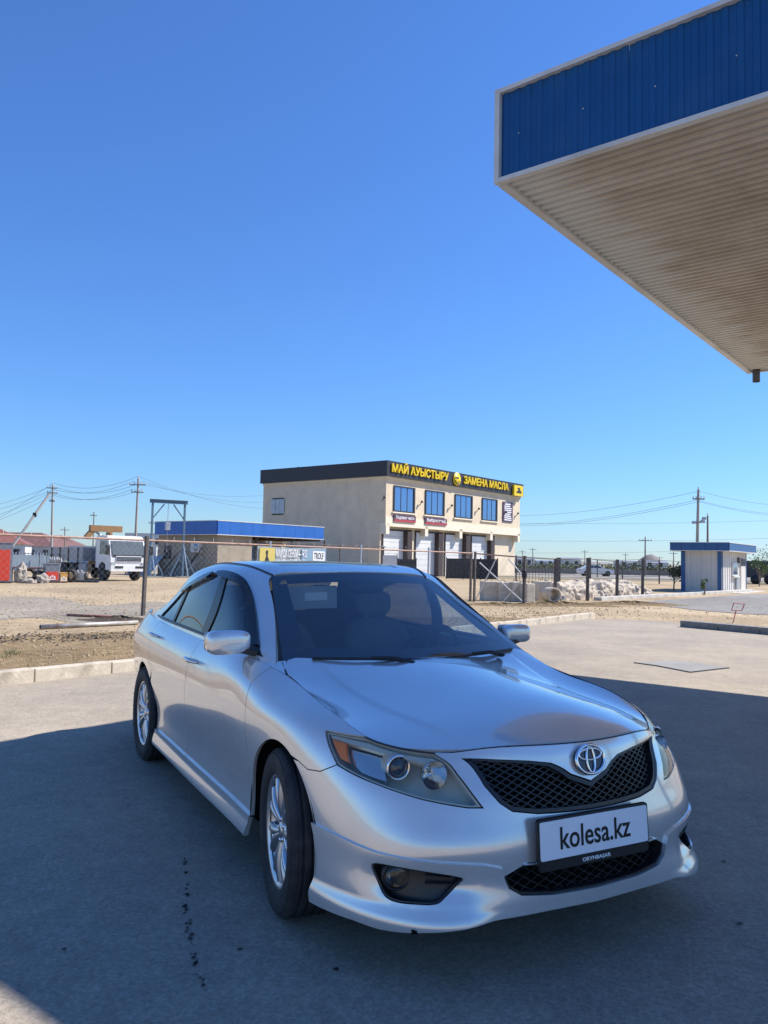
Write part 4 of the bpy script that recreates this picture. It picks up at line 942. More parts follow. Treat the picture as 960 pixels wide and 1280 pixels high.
q = DP(934, 727, 70); e = empty('dark_trailer', (q.x, 70, 0), .02, 'dark navy box trailer beyond the kiosk', 'trailer')
MB().bbox(0, 9, 0, 2.4, .58, 1.75, .05).build('box', mat('navy', (.012, .022, .04), .5), e); MB().bbox(-.2, 2.4, .2, 2.2, .58, 2.05, .08).build('cab', 'navy', e)
for x in (.8, 2.0, 6.5, 7.6): MB().lathe([(0, -.15), (.40, -.15), (.40, .15), (0, .15)], 20, 'Y', (x, .1, .40)).build('wheel', 'black_sheet', e)
# low scrub along the highway, distant sheds and a hill
mat('scrub_leaf', (.10, .115, .055), .9, var=.35, scale=.4); mat('leaf_green', (.075, .125, .03), .8, var=.35, scale=2)
random.seed(17); mb = MB()
def leaf(c, s):
    a = Vector((random.gauss(0, 1), random.gauss(0, 1), random.gauss(0, 1))).normalized(); b = a.orthogonal().normalized() * s; d = a.cross(b).normalized() * s * .5
    mb.add([c - b, c + d, c + b, c - d], [(0, 1, 2, 3)])
for i in range(520):
    x = random.uniform(10, 75); y = random.uniform(119, 140); h = random.uniform(.6, 1.7); 
    for k in range(22):
        leaf(Vector((x + random.gauss(0, .7), y + random.gauss(0, .5), h * random.random() ** .7)), random.uniform(.12, .28))
tag(mb.build('roadside_scrub', 'scrub_leaf', fix=False), 'dry green scrub along the far side of the highway', 'scrub', kind='stuff')
mb = MB(); p0 = (12, 117.5); L = 120
e = empty('road_barrier', (12, 116.5, 0), 0, 'long low dark concrete barrier along the highway', 'barrier')
bb_ = None
for k in range(30):
    o = MB().box(0, 3.96, 0, .35, 0, .7).build('barrier_block', 'dark_concrete', e) if bb_ is None else bb_.copy()
    if bb_ is None: bb_ = o
    else: COL.objects.link(o); o.parent = e
    o.location = (k * 4, 0, 0)
def tree(u, v, D, h, r, lab, m='leaf_green', n=420, seed=1, trunk=True):
    global mb
    rr = random.Random(seed); b = DP(u, v, D); b.z = 0; e = empty('small_tree', b, 0, lab, 'tree'); T = MB().bar((0, 0, -.1), (.05, 0, h * .6), .05, 8, .03)
    tips = []
    for k in range(9):
        a = rr.uniform(0, 6.28); z = h * rr.uniform(.25, .6); q = Vector((math.cos(a) * r * rr.uniform(.4, .9), math.sin(a) * r * rr.uniform(.4, .9), h * rr.uniform(.55, .98))); T.bar((.03, 0, z), q, .022, 5, .008); tips.append(q)
    T.build('trunk', 'pole_wood', e); mb = MB(); st = random.getstate(); random.seed(seed)
    for k in range(n):
        q = tips[k % len(tips)]; leaf(q + Vector((random.gauss(0, r * .26), random.gauss(0, r * .26), random.gauss(0, h * .10))), random.uniform(.04, .09) * (1 + h * .12))
    random.setstate(st); mb.build('crown', m, e, fix=False); return e
tree(842, 733, 47, 1.45, .5, 'small grey-green bushy tree left of the kiosk', 'scrub_leaf', 500, 3)
tree(949, 727, 62, 1.9, 1.0, 'young green tree in front of the dark trailer', 'leaf_green', 420, 5)
tree(880.5, 740, 41.5, .75, .16, 'thin yellow-green weed against the kiosk wall', 'leaf_green', 90, 8)
tree(958, 704, 75, 3.0, 1.6, 'bushy green tree behind the dark trailer', 'leaf_green', 500, 9)
sheds = [(644, 668, 696, 300, 'wide pale shed far across the plain'), (672, 694, 700, 330, 'low whitish storehouse far across the plain'), (704, 726, 697, 310, 'long beige depot far across the plain'), (775, 800, 701, 280, 'low pale depot below the far hill'), (806, 836, 701, 260, 'light grey storehouse left of the kiosk')]
for (u0, u1, vt, D, lab) in sheds:
    a, b = DP(u0, 705, D), DP(u1, 705, D); w_ = b.x - a.x; h = DP((u0 + u1) / 2, vt, D).z; e = empty('distant_shed', (a.x, D, 0), 0, lab, 'building')
    MB().box(0, w_, 0, 8, 0, h * .78).build('wall', 'off_white', e)
    MB().add([(-.4, -.4, h * .78), (w_ + .4, -.4, h * .78), (w_ + .4, 8.4, h * .78), (-.4, 8.4, h * .78), (-.4, 4, h), (w_ + .4, 4, h)], [(0, 1, 5, 4), (2, 3, 4, 5), (0, 4, 3), (1, 2, 5), (3, 2, 1, 0)]).build('roof', 'galvanised', e)
    for k in range(max(2, int(w_ / 4))): MB().box(1 + k * 3.6, 2.2 + k * 3.6, -.08, 0, 1.0, 2.4).build('window', 'anthracite', e)
def hill(u, vt, D, w_, lab):
    t = DP(u, vt, D); n = 40; V = []; rows = 8
    rr = random.Random(int(u))
    for j in range(rows):
        for i in range(n + 1): x = -1 + 2 * i / n; y = -1 + 2 * j / (rows - 1); V.append((t.x + x * w_, D + y * w_ * .5, t.z * max(0, math.exp(-3.2 * x * x - 1.5 * y * y) - .04) + rr.uniform(0, t.z * .03) - .05))
    tag(MB().add(V, [(j * (n + 1) + i, j * (n + 1) + i + 1, (j + 1) * (n + 1) + i + 1, (j + 1) * (n + 1) + i) for j in range(rows - 1) for i in range(n)], True).build('hill', mat('hill_dust', (.24, .22, .20), .95)), kind='structure')
hill(813, 692, 1500, 45, ''); hill(700, 700, 1800, 300, ''); hill(30, 683, 1900, 500, ''); hill(330, 690, 2000, 500, '')
# ================================================================== silver sedan
CX, CY, CYAW = 0.36428, 3.82343, 0.488446
cF = np.array([math.sin(CYAW), -math.cos(CYAW)]); cR = np.array([-math.cos(CYAW), -math.sin(CYAW)])
def cpix(P):
    P = np.asarray(P, float); W = np.empty(P.shape)
    W[..., 0] = CX + P[..., 0] * cF[0] + P[..., 1] * cR[0]; W[..., 1] = CY + P[..., 0] * cF[1] + P[..., 1] * cR[1]; W[..., 2] = P[..., 2]
    return pix(W)
def spl_basis(t):
    """second-derivative matrix of a natural cubic spline on knots t"""
    n = len(t); A = np.zeros((n, n)); B = np.zeros((n, n)); A[0, 0] = A[-1, -1] = 1
    for i in range(1, n - 1):
        h0, h1 = t[i] - t[i - 1], t[i + 1] - t[i]
        A[i, i - 1], A[i, i], A[i, i + 1] = h0, 2 * (h0 + h1), h1
        B[i, i - 1], B[i, i], B[i, i + 1] = 6 / h0, -6 / h0 - 6 / h1, 6 / h1
    return np.linalg.solve(A, B)
def spl_rows(t, M, x):
    """weights so that value = rows @ data"""
    n = len(t); x = np.asarray(x, float); i = np.clip(np.searchsorted(t, x) - 1, 0, n - 2)
    hh = t[i + 1] - t[i]; a = (t[i + 1] - x) / hh; b = (x - t[i]) / hh
    R = np.zeros((len(x), n)); k = np.arange(len(x)); R[k, i] += a; R[k, i + 1] += b
    R += ((a ** 3 - a) * hh * hh / 6)[:, None] * M[i] + ((b ** 3 - b) * hh * hh / 6)[:, None] * M[i + 1]
    return R
class Patch:
    """smooth surface through a grid of car points D[line, station] = (x, w, z)"""
    def __init__(s, D):
        s.D = np.asarray(D, float)
        s.u = np.concatenate([[0], np.cumsum(np.linalg.norm(np.diff(s.D, axis=1), axis=2).mean(0))])
        s.v = np.concatenate([[0], np.cumsum(np.linalg.norm(np.diff(s.D, axis=0), axis=2).mean(1))])
        s.Mu, s.Mv = spl_basis(s.u), spl_basis(s.v)
        s.off = None
        gu = np.linspace(0, s.u[-1], 260); gv = np.linspace(0, s.v[-1], 50); s.gu, s.gv = np.meshgrid(gu, gv)
        s.gu, s.gv = s.gu.ravel(), s.gv.ravel(); s.gp = s.base(s.gu, s.gv)
    def base(s, u, v):
        u = np.clip(u, 0, s.u[-1]); v = np.clip(v, 0, s.v[-1])
        return np.einsum('kl,ks,lsd->kd', spl_rows(s.v, s.Mv, v), spl_rows(s.u, s.Mu, u), s.D)
    def nrm(s, u, v):
        e = .004; a = s.base(np.clip(u + e, 0, s.u[-1]), v) - s.base(np.clip(u - e, 0, s.u[-1]), v)
        b = s.base(u, np.clip(v + e, 0, s.v[-1])) - s.base(u, np.clip(v - e, 0, s.v[-1]))
        n = np.cross(a, b); n /= np.linalg.norm(n, axis=1)[:, None] + 1e-12
        return n * s.sgn if hasattr(s, 'sgn') else n
    def inv(s, pts, how, mask=None):
        """(u,v) of outline points; how: 'pix' image points on the surface, 'xz','wz','xw' projections, 'xyz' nearest"""
        f = {'pix': cpix, 'xz': lambda P: P[..., [0, 2]], 'wz': lambda P: P[..., [1, 2]], 'xw': lambda P: P[..., [0, 1]], 'xyz': lambda P: P}[how]
        sel = np.ones(len(s.gu), bool) if mask is None else mask(s.gp); q = f(s.gp[sel]); su, sv = s.gu[sel], s.gv[sel]; out = []
        for p in pts:
            p = np.asarray(p, float); k = np.argmin(((q - p) ** 2).sum(1)); x = np.array([su[k], sv[k]])
            for it in range(8):
                e = 1e-4; P0 = f(s.base(x[:1], x[1:]))[0]; Pu = f(s.base(x[:1] + e, x[1:]))[0]; Pv = f(s.base(x[:1], x[1:] + e))[0]
                J = np.stack([(Pu - P0) / e, (Pv - P0) / e], 1); d, *_ = np.linalg.lstsq(J, p - P0, rcond=None)
                nd = np.linalg.norm(d); d = d if nd < .05 else d * .05 / nd
                x = np.clip(x + d, [0, 0], [s.u[-1], s.v[-1]])
            out.append(tuple(x))
        return out
def smooth_poly(pts, n=4, closed=False):
    """Catmull-Rom through 2D/3D points"""
    P = [np.asarray(p, float) for p in pts]; N = len(P); out = []
    for i in range(N if closed else N - 1):
        g = (lambda k: P[k % N]) if closed else (lambda k: P[min(max(k, 0), N - 1)])
        a, b, c, d = g(i - 1), g(i), g(i + 1), g(i + 2)
        for j in range(n):
            t = j / n; out.append(.5 * ((2 * b) + (c - a) * t + (2 * a - 5 * b + 4 * c - d) * t * t + (3 * b - a - 3 * c + d) * t ** 3))
    if not closed: out.append(P[-1])
    return [tuple(p) for p in out]
def resample(poly, step, closed=True):
    out = []; N = len(poly)
    for i in range(N if closed else N - 1):
        a = np.asarray(poly[i]); b = np.asarray(poly[(i + 1) % N]); L = np.linalg.norm(b - a); k = max(1, int(math.ceil(L / step)))
        out += [tuple(a + (b - a) * j / k) for j in range(k)]
    if not closed: out.append(tuple(poly[-1]))
    return out
def in_poly(P, poly):
    x, y = P[:, 0], P[:, 1]; q = np.asarray(poly); r = np.zeros(len(P), bool); j = len(q) - 1
    for i in range(len(q)):
        c = ((q[i, 1] > y) != (q[j, 1] > y)) & (x < (q[j, 0] - q[i, 0]) * (y - q[i, 1]) / (q[j, 1] - q[i, 1] + 1e-15) + q[i, 0]); r ^= c; j = i
    return r
def area(p): return .5 * sum(p[i][0] * p[(i + 1) % len(p)][1] - p[(i + 1) % len(p)][0] * p[i][1] for i in range(len(p)))
def shrink(poly, d):
    """offset a closed polygon inwards by d"""
    p = np.asarray(poly, float); 
    if area(poly) < 0: p = p[::-1]
    e = np.roll(p, -1, 0) - p; n = np.stack([-e[:, 1], e[:, 0]], 1); n /= np.linalg.norm(n, axis=1)[:, None] + 1e-12
    m = n + np.roll(n, 1, 0); m /= np.maximum((m * m).sum(1) / 2, .35)[:, None]
    return [tuple(q) for q in p + m * d]
def clean(poly, e=.0015):
    out = []
    for q in poly:
        if not out or math.hypot(q[0] - out[-1][0], q[1] - out[-1][1]) > e: out.append(q)
    if math.hypot(out[0][0] - out[-1][0], out[0][1] - out[-1][1]) < e: out.pop()
    return out
def panel(S, poly, name, m, parent, holes=(), gap=.002, flange=.014, step=.02, off=0., mirror=False, inner=.0):
    """cut a body panel out of a patch: outline + holes in (u,v); edges are folded in so that gaps are real"""
    loops = [shrink(resample(clean(poly), step), gap)] + [shrink(resample(clean(q), step), -gap) for q in holes]
    P2 = []; E2 = []
    for L in loops:
        o = len(P2); P2 += L; E2 += [(o + i, o + (i + 1) % len(L)) for i in range(len(L))]
    nb = len(P2); b = np.asarray(P2); lo, hi = b.min(0), b.max(0)
    gx, gy = np.meshgrid(np.arange(lo[0], hi[0], step), np.arange(lo[1], hi[1], step)); g = np.stack([gx.ravel(), gy.ravel()], 1)
    ok = in_poly(g, loops[0])
    for L in loops[1:]: ok &= ~in_poly(g, L)
    g = g[ok]
    if len(g):
        dmin = np.full(len(g), 9.)
        for k in range(0, nb, 200): dmin = np.minimum(dmin, np.sqrt(((g[:, None] - b[None, k:k + 200]) ** 2).sum(2)).min(1))
        g = g[dmin > step * .45]
    allp = [Vector(p) for p in P2] + [Vector(p) for p in g]
    V, Ed, Fc, *_ = delaunay_2d_cdt(allp, E2, [], 0, 1e-6)
    V = np.array([tuple(v) for v in V]); T = np.array([f for f in Fc if len(f) == 3])
    cen = V[T].mean(1); ok = in_poly(cen, loops[0])
    for L in loops[1:]: ok &= ~in_poly(cen, L)
    T = T[ok]
    X = S.base(V[:, 0], V[:, 1]); N = S.nrm(V[:, 0], V[:, 1])
    X = X + N * off
    vs = list(X); ns = list(N); fs = [tuple(t) for t in T]
    # folded edges
    cnt = {}
    for t in T:
        for i in range(3):
            k = (t[i], t[(i + 1) % 3]); cnt[tuple(sorted(k))] = cnt.get(tuple(sorted(k)), 0) + 1
    if flange:
        for t in T:
            c3 = X[list(t)].mean(0)
            for i in range(3):
                a, c = t[i], t[(i + 1) % 3]
                if cnt[tuple(sorted((a, c)))] == 1:
                    d = X[c] - X[a]; nn = np.cross(d, N[a]); nn /= np.linalg.norm(nn) + 1e-12
                    if np.dot(nn, X[a] - c3) < 0: nn = -nn
                    o = len(vs); vs += [X[a], X[c], X[c] - N[c] * flange, X[a] - N[a] * flange]; ns += [nn] * 4; fs.append((o, o + 1, o + 2, o + 3))
    vs = np.array(vs); ns = np.array(ns)
    return car_mesh(vs, ns, fs, name, m, parent, mirror)
def car_mesh(vs, ns, fs, name, m, parent, mirror=False):
    """mesh from car coordinates (w to the right) with given normals"""
    v = vs * np.array([1, -1, 1]); n = ns * np.array([1, -1, 1])
    if mirror: v = v * np.array([1, -1, 1]); n = n * np.array([1, -1, 1])
    fl = []
    for f in fs:
        a, b, c = v[f[0]], v[f[1]], v[f[2]]; g = np.cross(b - a, c - a)
        fl.append(tuple(int(i) for i in (f if np.dot(g, n[list(f)].mean(0)) >= 0 else f[::-1])))
    me = bpy.data.meshes.new(name); me.from_pydata([tuple(q) for q in v], [], fl)
    me.polygons.foreach_set('use_smooth', [True] * len(fl)); me.update()
    me.normals_split_custom_set_from_vertices([tuple(q) for q in n])
    me.materials.append(MATS[m]); o = bpy.data.objects.new(name, me); COL.objects.link(o); o.parent = parent
    return o
def cmb(): return MB()
def cb(mb, name, m, parent, mirror=False):
    """MB in car coordinates -> object (w flips to local -Y)"""
    s = 1 if mirror else -1
    mb.v = [(p[0], s * p[1], p[2]) for p in mb.v]; return mb.build(name, m, parent)

# ---- paint and trim
def car_paint():
    m, n, l, b = new_mat('silver_paint')
    fl = noise_node(n, l, 900, 2, .5); r = ramp(n, l, fl.outputs[0], [(.35, (.70, .68, .645)), (.65, (.85, .825, .785))])
    d = noise_node(n, l, 2.2, 6, .65); rd = ramp(n, l, d.outputs[0], [(.42, 0), (.75, .22)])
    l.new(mixc(n, l, rd.outputs[0], r.outputs[0], (.52, .49, .45)), b.inputs['Base Color'])
    b.inputs['Metallic'].default_value = .48; b.inputs['Coat IOR'].default_value = 1.85; b.inputs['Roughness'].default_value = .30
    rr = n.new('ShaderNodeMapRange'); rr.inputs[3].default_value = .20; rr.inputs[4].default_value = .28; l.new(d.outputs[0], rr.inputs[0]); l.new(rr.outputs[0], b.inputs['Roughness'])
    b.inputs['Coat Weight'].default_value = 1.; b.inputs['Coat Roughness'].default_value = .035
    cd = noise_node(n, l, 7, 5, .7); rc = n.new('ShaderNodeMapRange'); rc.inputs[1].default_value = .4; rc.inputs[2].default_value = .8; rc.inputs[3].default_value = .008; rc.inputs[4].default_value = .05
    l.new(cd.outputs[0], rc.inputs[0]); l.new(rc.outputs[0], b.inputs['Coat Roughness'])
car_paint()
mat('black_plastic', (.012, .012, .013), .45, var=.2)
mat('satin_black', (.02, .02, .022), .32, var=.15)
mat('rubber', (.022, .022, .023), .78, var=.25, scale=9, bump=.15, bscale=120, dirt=((.10, .09, .08), 7, .45))
mat('alloy', (.60, .61, .63), .34, metal=1., var=.06)
mat('chrome', (.82, .83, .85), .07, metal=1., var=.02)
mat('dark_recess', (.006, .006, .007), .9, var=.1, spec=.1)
mat('seat_cloth', (.26, .24, .215), .85, var=.1, bump=.1)
mat('cabin_grey', (.10, .10, .10), .8, var=.1)
mat('visor_cloth', (.42, .42, .40), .85, var=.08)
mat('white_print', (.82, .82, .82), .5, var=.03)
mat('black_print', (.008, .008, .008), .5, var=.03)
mat('lamp_housing', (.56, .55, .48), .3, metal=.15, var=.12, coat=.5)
mat('amber_lens', (.85, .22, .03), .25, var=.08)
mat('red_lens', (.45, .02, .02), .2, var=.08)
mat('disc_steel', (.30, .29, .28), .4, metal=1., var=.1)
glass_mat('windscreen_glass', (.66, .73, .73), .05)
glass_mat('door_glass', (.60, .68, .68), .04)
glass_mat('tinted_glass', (.13, .15, .165), .05)
glass_mat('lens_glass', (.95, .93, .86), .0)
glass_mat('smoked_acrylic', (.10, .11, .12), .03)

car_root = empty('car', (CX, CY, 0), CYAW - math.pi / 2, 'silver sedan parked in the canopy shade on the dark asphalt', 'car')

# ---- lower body surface: lines from the lip up to bonnet edge / belt, stations from nose centre to tail centre
FRONT = [
 [(.915,0,.215),(.91,.20,.212),(.885,.40,.195),(.835,.56,.172),(.745,.685,.165),(.60,.785,.165),(.40,.85,.17),(.15,.87,.18),(-.2,.87,.185),(-.5,.868,.19)],
 [(.94,0,.28),(.935,.20,.28),(.91,.40,.268),(.86,.57,.255),(.765,.70,.25),(.61,.80,.25),(.40,.862,.25),(.15,.88,.26),(-.2,.878,.27),(-.5,.872,.27)],
 [(.94,0,.36),(.932,.20,.36),(.895,.41,.36),(.83,.575,.36),(.735,.71,.36),(.585,.805,.36),(.39,.865,.36),(.15,.888,.37),(-.2,.878,.37),(-.5,.870,.37)],
 [(.95,0,.46),(.94,.2,.46),(.90,.42,.46),(.835,.585,.46),(.73,.72,.46),(.575,.812,.46),(.385,.868,.465),(.15,.893,.475),(-.2,.886,.475),(-.5,.880,.475)],
 [(.94,0,.555),(.925,.2,.555),(.88,.41,.56),(.81,.575,.56),(.70,.715,.565),(.55,.81,.57),(.375,.865,.58),(.15,.897,.59),(-.2,.898,.59),(-.5,.898,.59)],
 [(.917,0,.65),(.90,.2,.65),(.85,.405,.655),(.77,.56,.66),(.655,.70,.665),(.515,.795,.675),(.36,.853,.69),(.15,.890,.70),(-.2,.899,.70),(-.5,.908,.70)],
 [(.893,0,.74),(.873,.2,.74),(.81,.40,.74),(.725,.55,.735),(.60,.68,.735),(.465,.772,.755),(.33,.826,.775),(.13,.866,.795),(-.2,.886,.805),(-.5,.902,.81)],
 [(.885,0,.776),(.864,.2,.776),(.797,.405,.773),(.71,.54,.757),(.582,.668,.762),(.46,.748,.782),(.327,.790,.810),(.12,.822,.84),(-.22,.838,.868),(-.5,.876,.90)],
 [(.872,0,.812),(.85,.2,.812),(.78,.41,.803),(.69,.53,.778),(.56,.65,.785),(.45,.715,.806),(.32,.742,.840),(.10,.752,.876),(-.25,.742,.925),(-.5,.790,.968)],
]
SEC = [(.870,.19),(.872,.27),(.868,.37),(.878,.475),(.898,.59),(.909,.70),(.906,.81),(.884,.90),(.835,.985)]
REAR = [(-1.0,1.0,0,1.,0),(-1.5,1.002,.005,1.,0),(-2.1,1.0,.015,1.,0),(-2.776,.992,.03,.985,0),(-3.2,.965,.04,.93,.01),(-3.52,.90,.04,.85,.03),(-3.72,.76,.035,.74,.05),(-3.82,.50,.03,.52,.06),(-3.86,0,.03,0,.06)]
body = []
for li, line in enumerate(FRONT):
    pts = list(line)
    for (x, k, dz, ktop, zb) in REAR:
        w, z = SEC[li]; q = k if li < 7 else (k * .5 + ktop * .5 if li == 7 else ktop)
        tx = .05 * max(0, (x + 3.0) / -.86) * (1 if li >= 7 else 0) * 1.2
        pts.append((x + tx - (.04 if (li < 3 and x < -3.6) else 0) * -1, w * q, z + (dz * (z - .2) / .78) + (zb if li < 2 else zb * .3)))
    mir = [(x, -w, z) for (x, w, z) in pts[1:]][::-1]
    body.append(mir + pts)
BODY = Patch(body); BODY.sgn = 1
UC = BODY.u[len(REAR) + 9]                                     # u of the nose centre
_t = BODY.nrm(np.array([UC]), np.array([.3]))[0]; BODY.sgn = 1. if _t[0] > 0 else -1.
right = lambda P: P[:, 1] > -.02
fr_r = lambda P: (P[:, 1] > .02) & (P[:, 0] > -.1)
front_all = lambda P: P[:, 0] > .05
VT = BODY.v[-1]
def mir_uv(poly): return [(2 * UC - u, v) for (u, v) in poly][::-1]
def px_uv(pts, mask=fr_r, sm=0): 
    q = BODY.inv(pts, 'pix', mask); return smooth_poly(q, sm, True) if sm else q

# outlines read off the photograph, laid on the body surface
hl_px = [(407,913),(430,917),(458,923),(500,933),(541,943),(556,950),(572,968),(588,989),(604,1010),(585,1010),(560,1006),(530,1000),(500,991),(470,980),(440,967),(421,956),(412,936)]
HL = px_uv(hl_px)
for i in (2, 3, 4): HL[i] = (HL[i][0], VT)                     # the lamp's top edge is the bonnet edge
joint = BODY.inv([(.47,.70),(.36,.664),(.28,.655),(.21,.672)], 'xz', fr_r)   # bumper / wing joint
AF, AR = (0.0, .335, .372), (-2.776, .335, .365)
def arch(c, a0, a1, n=28): return [(c[0] + c[2] * math.cos(rad(a0 + (a1 - a0) * i / n)), c[1] + c[2] * math.sin(rad(a0 + (a1 - a0) * i / n))) for i in range(n + 1)]
side_r = lambda P: (P[:, 1] > .5)
front_side = lambda P: (P[:, 1] > .5) & (P[:, 0] > -1.2)
lip_px = [(391,1027),(410,1037),(430,1047),(470,1064),(520,1074),(575,1079),(604,1080),(622,1083),(630,1085)]
LIPL = px_uv(lip_px)
lipC = BODY.inv([(.30,.425),(.15,.42),(0,.42)], 'wz', front_all)
grille_c = [(577,948),(620,949.5),(660,951),(688,953.5),(703,960),(714,967.5),(725,971)]
GR_T = px_uv(grille_c, lambda P: (P[:, 0] > .6) & (P[:, 1] > 0.02))
GR_T = [q for q in GR_T]
GR_C = BODY.inv([(0,.672)], 'wz', front_all)[0]
GR_B = BODY.inv([(0,.578),(.12,.579),(.25,.583),(.345,.597),(.385,.625),(.425,.68)], 'wz', front_all)
GR_half = [GR_C] + GR_T[::-1][1:] + GR_B[::-1]                  # centre top -> tip -> centre bottom
GRILLE = GR_half[:-1] + [GR_half[-1]] + mir_uv(GR_half)[1:-1]
LG_half = BODY.inv([(0,.415),(.2,.417),(.385,.423),(.40,.412),(.375,.345),(.33,.318),(.2,.305),(0,.30)], 'wz', front_all)
LOWG = LG_half + mir_uv(LG_half)[1:-1]
fog_px = [(466,1079),(490,1081),(530,1088),(577,1097),(570,1108),(556,1122),(545,1130),(520,1130),(496,1127),(482,1120),(473,1104)]
FOG = px_uv(fog_px)
FOG = smooth_poly(FOG, 3, True)

# ---- front bumper cover (one panel across the nose)
a_front = arch(AF, 64, 18, 14)                                  # arch edge from joint down to lip line
AFu = BODY.inv([p for p in a_front], 'xz', front_side)
half = [(UC, VT)] + [(u, VT) for u in np.linspace(UC, HL[4][0], 14)[1:]] + HL[5:9] + HL[9:16] + joint[1:] + AFu
under = [(u, v - .035) for (u, v) in LIPL] + lipC
half += under
BUMP = half[:-1] + [half[-1]] + mir_uv(half)[1:-1]
bumper = panel(BODY, BUMP, 'front_bumper', 'silver_paint', car_root, holes=[GRILLE], gap=.002, flange=.02, step=.018)
# ---- lower lip / body kit: same surface, standing proud, thicker towards its foot
a_low = BODY.inv(arch(AF, 19, -26, 12), 'xz', front_side)
a_low = a_low[:1] + a_low[1:]
class Pulled:
    """a patch pushed out along its normal by fn(points)"""
    def __init__(s, S, fn):
        s.S, s.fn, s.u, s.v, s.sgn, s.gu, s.gv = S, fn, S.u, S.v, S.sgn, S.gu, S.gv; s.gp = s.base(s.gu, s.gv)
    def base(s, u, v):
        X = s.S.base(u, v); return X + s.S.nrm(u, v) * s.fn(X)[:, None]
    nrm = Patch.nrm; inv = Patch.inv
def lip_push(X):
    z = X[:, 2]; w = np.abs(X[:, 1])
    foot = np.clip((.285 - z) / .06, 0, 1); foot = foot * foot * (3 - 2 * foot)
    hollow = np.exp(-((z - .35) / .05) ** 2) * np.clip((w - .47) / .06, 0, 1) * np.clip((.80 - w) / .05, 0, 1)
    side = np.clip((w - .40) / .12, 0, 1)
    return .010 + .020 * foot * (.45 + .55 * side) - .012 * hollow
LIPS = Pulled(BODY, lip_push)
foot_px = [(386,1127),(410,1139),(440,1150),(474,1162),(500,1166),(532,1166.5),(568,1164.5),(596,1159),(618,1151.5),(660,1144),(700,1136)]
bot = LIPS.inv(foot_px, 'pix', lambda P: (P[:, 1] > .02) & (P[:, 0] > .1) & (P[:, 2] < .33)); cv = LIPS.inv([(738,1128.5)], 'pix', lambda P: (P[:, 0] > .5) & (np.abs(P[:, 1]) < .1) & (P[:, 2] < .33))[0][1]
bot = [(a, max(b, .002)) for a, b in bot] + [(UC, max(cv, .002))]
a_low = [q for q in a_low if q[1] > bot[0][1] + .01]
lip_half = [lipC[-1]] + lipC[::-1][1:] + LIPL[::-1] + a_low[1:] + bot
LIP = lip_half[:-1] + [lip_half[-1]] + mir_uv(lip_half)[1:-1]
lip = panel(LIPS, LIP, 'bumper_skirt', 'silver_paint', car_root, holes=[FOG, mir_uv(FOG), LOWG], gap=.001, flange=.03, step=.014)
# ---- side panels (right side drawn, left side mirrored)
def xz(pts, mask=side_r): return BODY.inv(pts, 'xz', mask)
fender_door = [(-.425,.955),(-.432,.90),(-.425,.80),(-.405,.65),(-.392,.50),(-.385,.36),(-.385,.288)]
door_mid = [(-1.455,1.0),(-1.475,.90),(-1.50,.80),(-1.535,.65),(-1.55,.50),(-1.55,.36),(-1.55,.288)]
door_rear = [(-2.60,1.0),(-2.62,.93),(-2.60,.85),(-2.53,.76),(-2.45,.68)]
FD, DM, DR = xz(fender_door), xz(door_mid), xz(door_rear)
FD[0] = (FD[0][0], VT); DM[0] = (DM[0][0], VT); DR[0] = (DR[0][0], VT)
arch_fr = xz(arch(AF, 64, 172, 30), front_side)                   # over the front wheel, towards the door
arch_rr_f = xz(arch(AR, 58, 172, 1), side_r)
r_front = xz(arch(AR, 46, -6, 16), side_r)                        # rear arch, forward quadrant (towards the door)
r_top = xz(arch(AR, 46, 188, 34), side_r)
fender = HL[2:3] + HL[1::-1] + HL[:-3:-1] + joint[1:][::1]
fender = [HL[2], HL[1], HL[0], HL[16], HL[15]] + joint[1:] + arch_fr[1:] + xz([(-.372,.288)], front_side) + FD[::-1] + [(u, VT) for u in np.linspace(FD[0][0], HL[2][0], 12)[1:-1]]
door_f = FD + xz([(-.8,.288),(-1.2,.288)]) + DM[::-1] + [(u, VT) for u in np.linspace(DM[0][0], FD[0][0], 16)[1:-1]]
door_r = DM + xz([(-2.0,.288),(-2.40,.288)]) + r_front[::-1] + DR[::-1] + [(u, VT) for u in np.linspace(DR[0][0], DM[0][0], 16)[1:-1]]
lampU = xz([(-3.53,.90),(-3.49,.86),(-3.52,.80),(-3.60,.735)]); 
rb_line = xz([(-3.095,.66),(-3.2,.655),(-3.40,.70)])
UR = BODY.u[-1]
quarter = DR + r_top[1:20] + rb_line + lampU[::-1] + [(u, VT) for u in np.linspace(BODY.inv([(-3.52,.60)],'xw',lambda P:(P[:,1]>.2)&(P[:,2]>.9))[0][0], DR[0][0], 14)[:-1]]
tail = lampU + [(u, lampU[-1][1] - .0) for u in np.linspace(lampU[-1][0], UR - .42, 8)[1:]] + [(u, VT - .06) for u in np.linspace(UR - .42, lampU[0][0], 8)]
rear_bumper = rb_line + [(u, rb_line[-1][1]) for u in np.linspace(rb_line[-1][0], UR - .01, 14)[1:]] + [(u, .06) for u in np.linspace(UR - .01, xz([(-3.16,.26)])[0][0], 16)] + xz(arch(AR, 192, 120, 16))[:-1]
tailgate = [(u, lampU[-1][1] + .004) for u in np.linspace(UR - .40, UR - .004, 10)] + [(u, VT) for u in np.linspace(UR - .004, UR - .40, 10)]
skirt = xz([(-.378,.292),(-.8,.296),(-1.4,.298),(-2.0,.298),(-2.40,.296),(-2.415,.25)]) + [(u, .004) for u in np.linspace(xz([(-2.40,.25)])[0][0], xz([(-.40,.25)])[0][0], 20)]
SKS = Pulled(BODY, lambda X: .012 + .016 * np.clip((.262 - X[:, 2]) / .05, 0, 1))
doors = {}
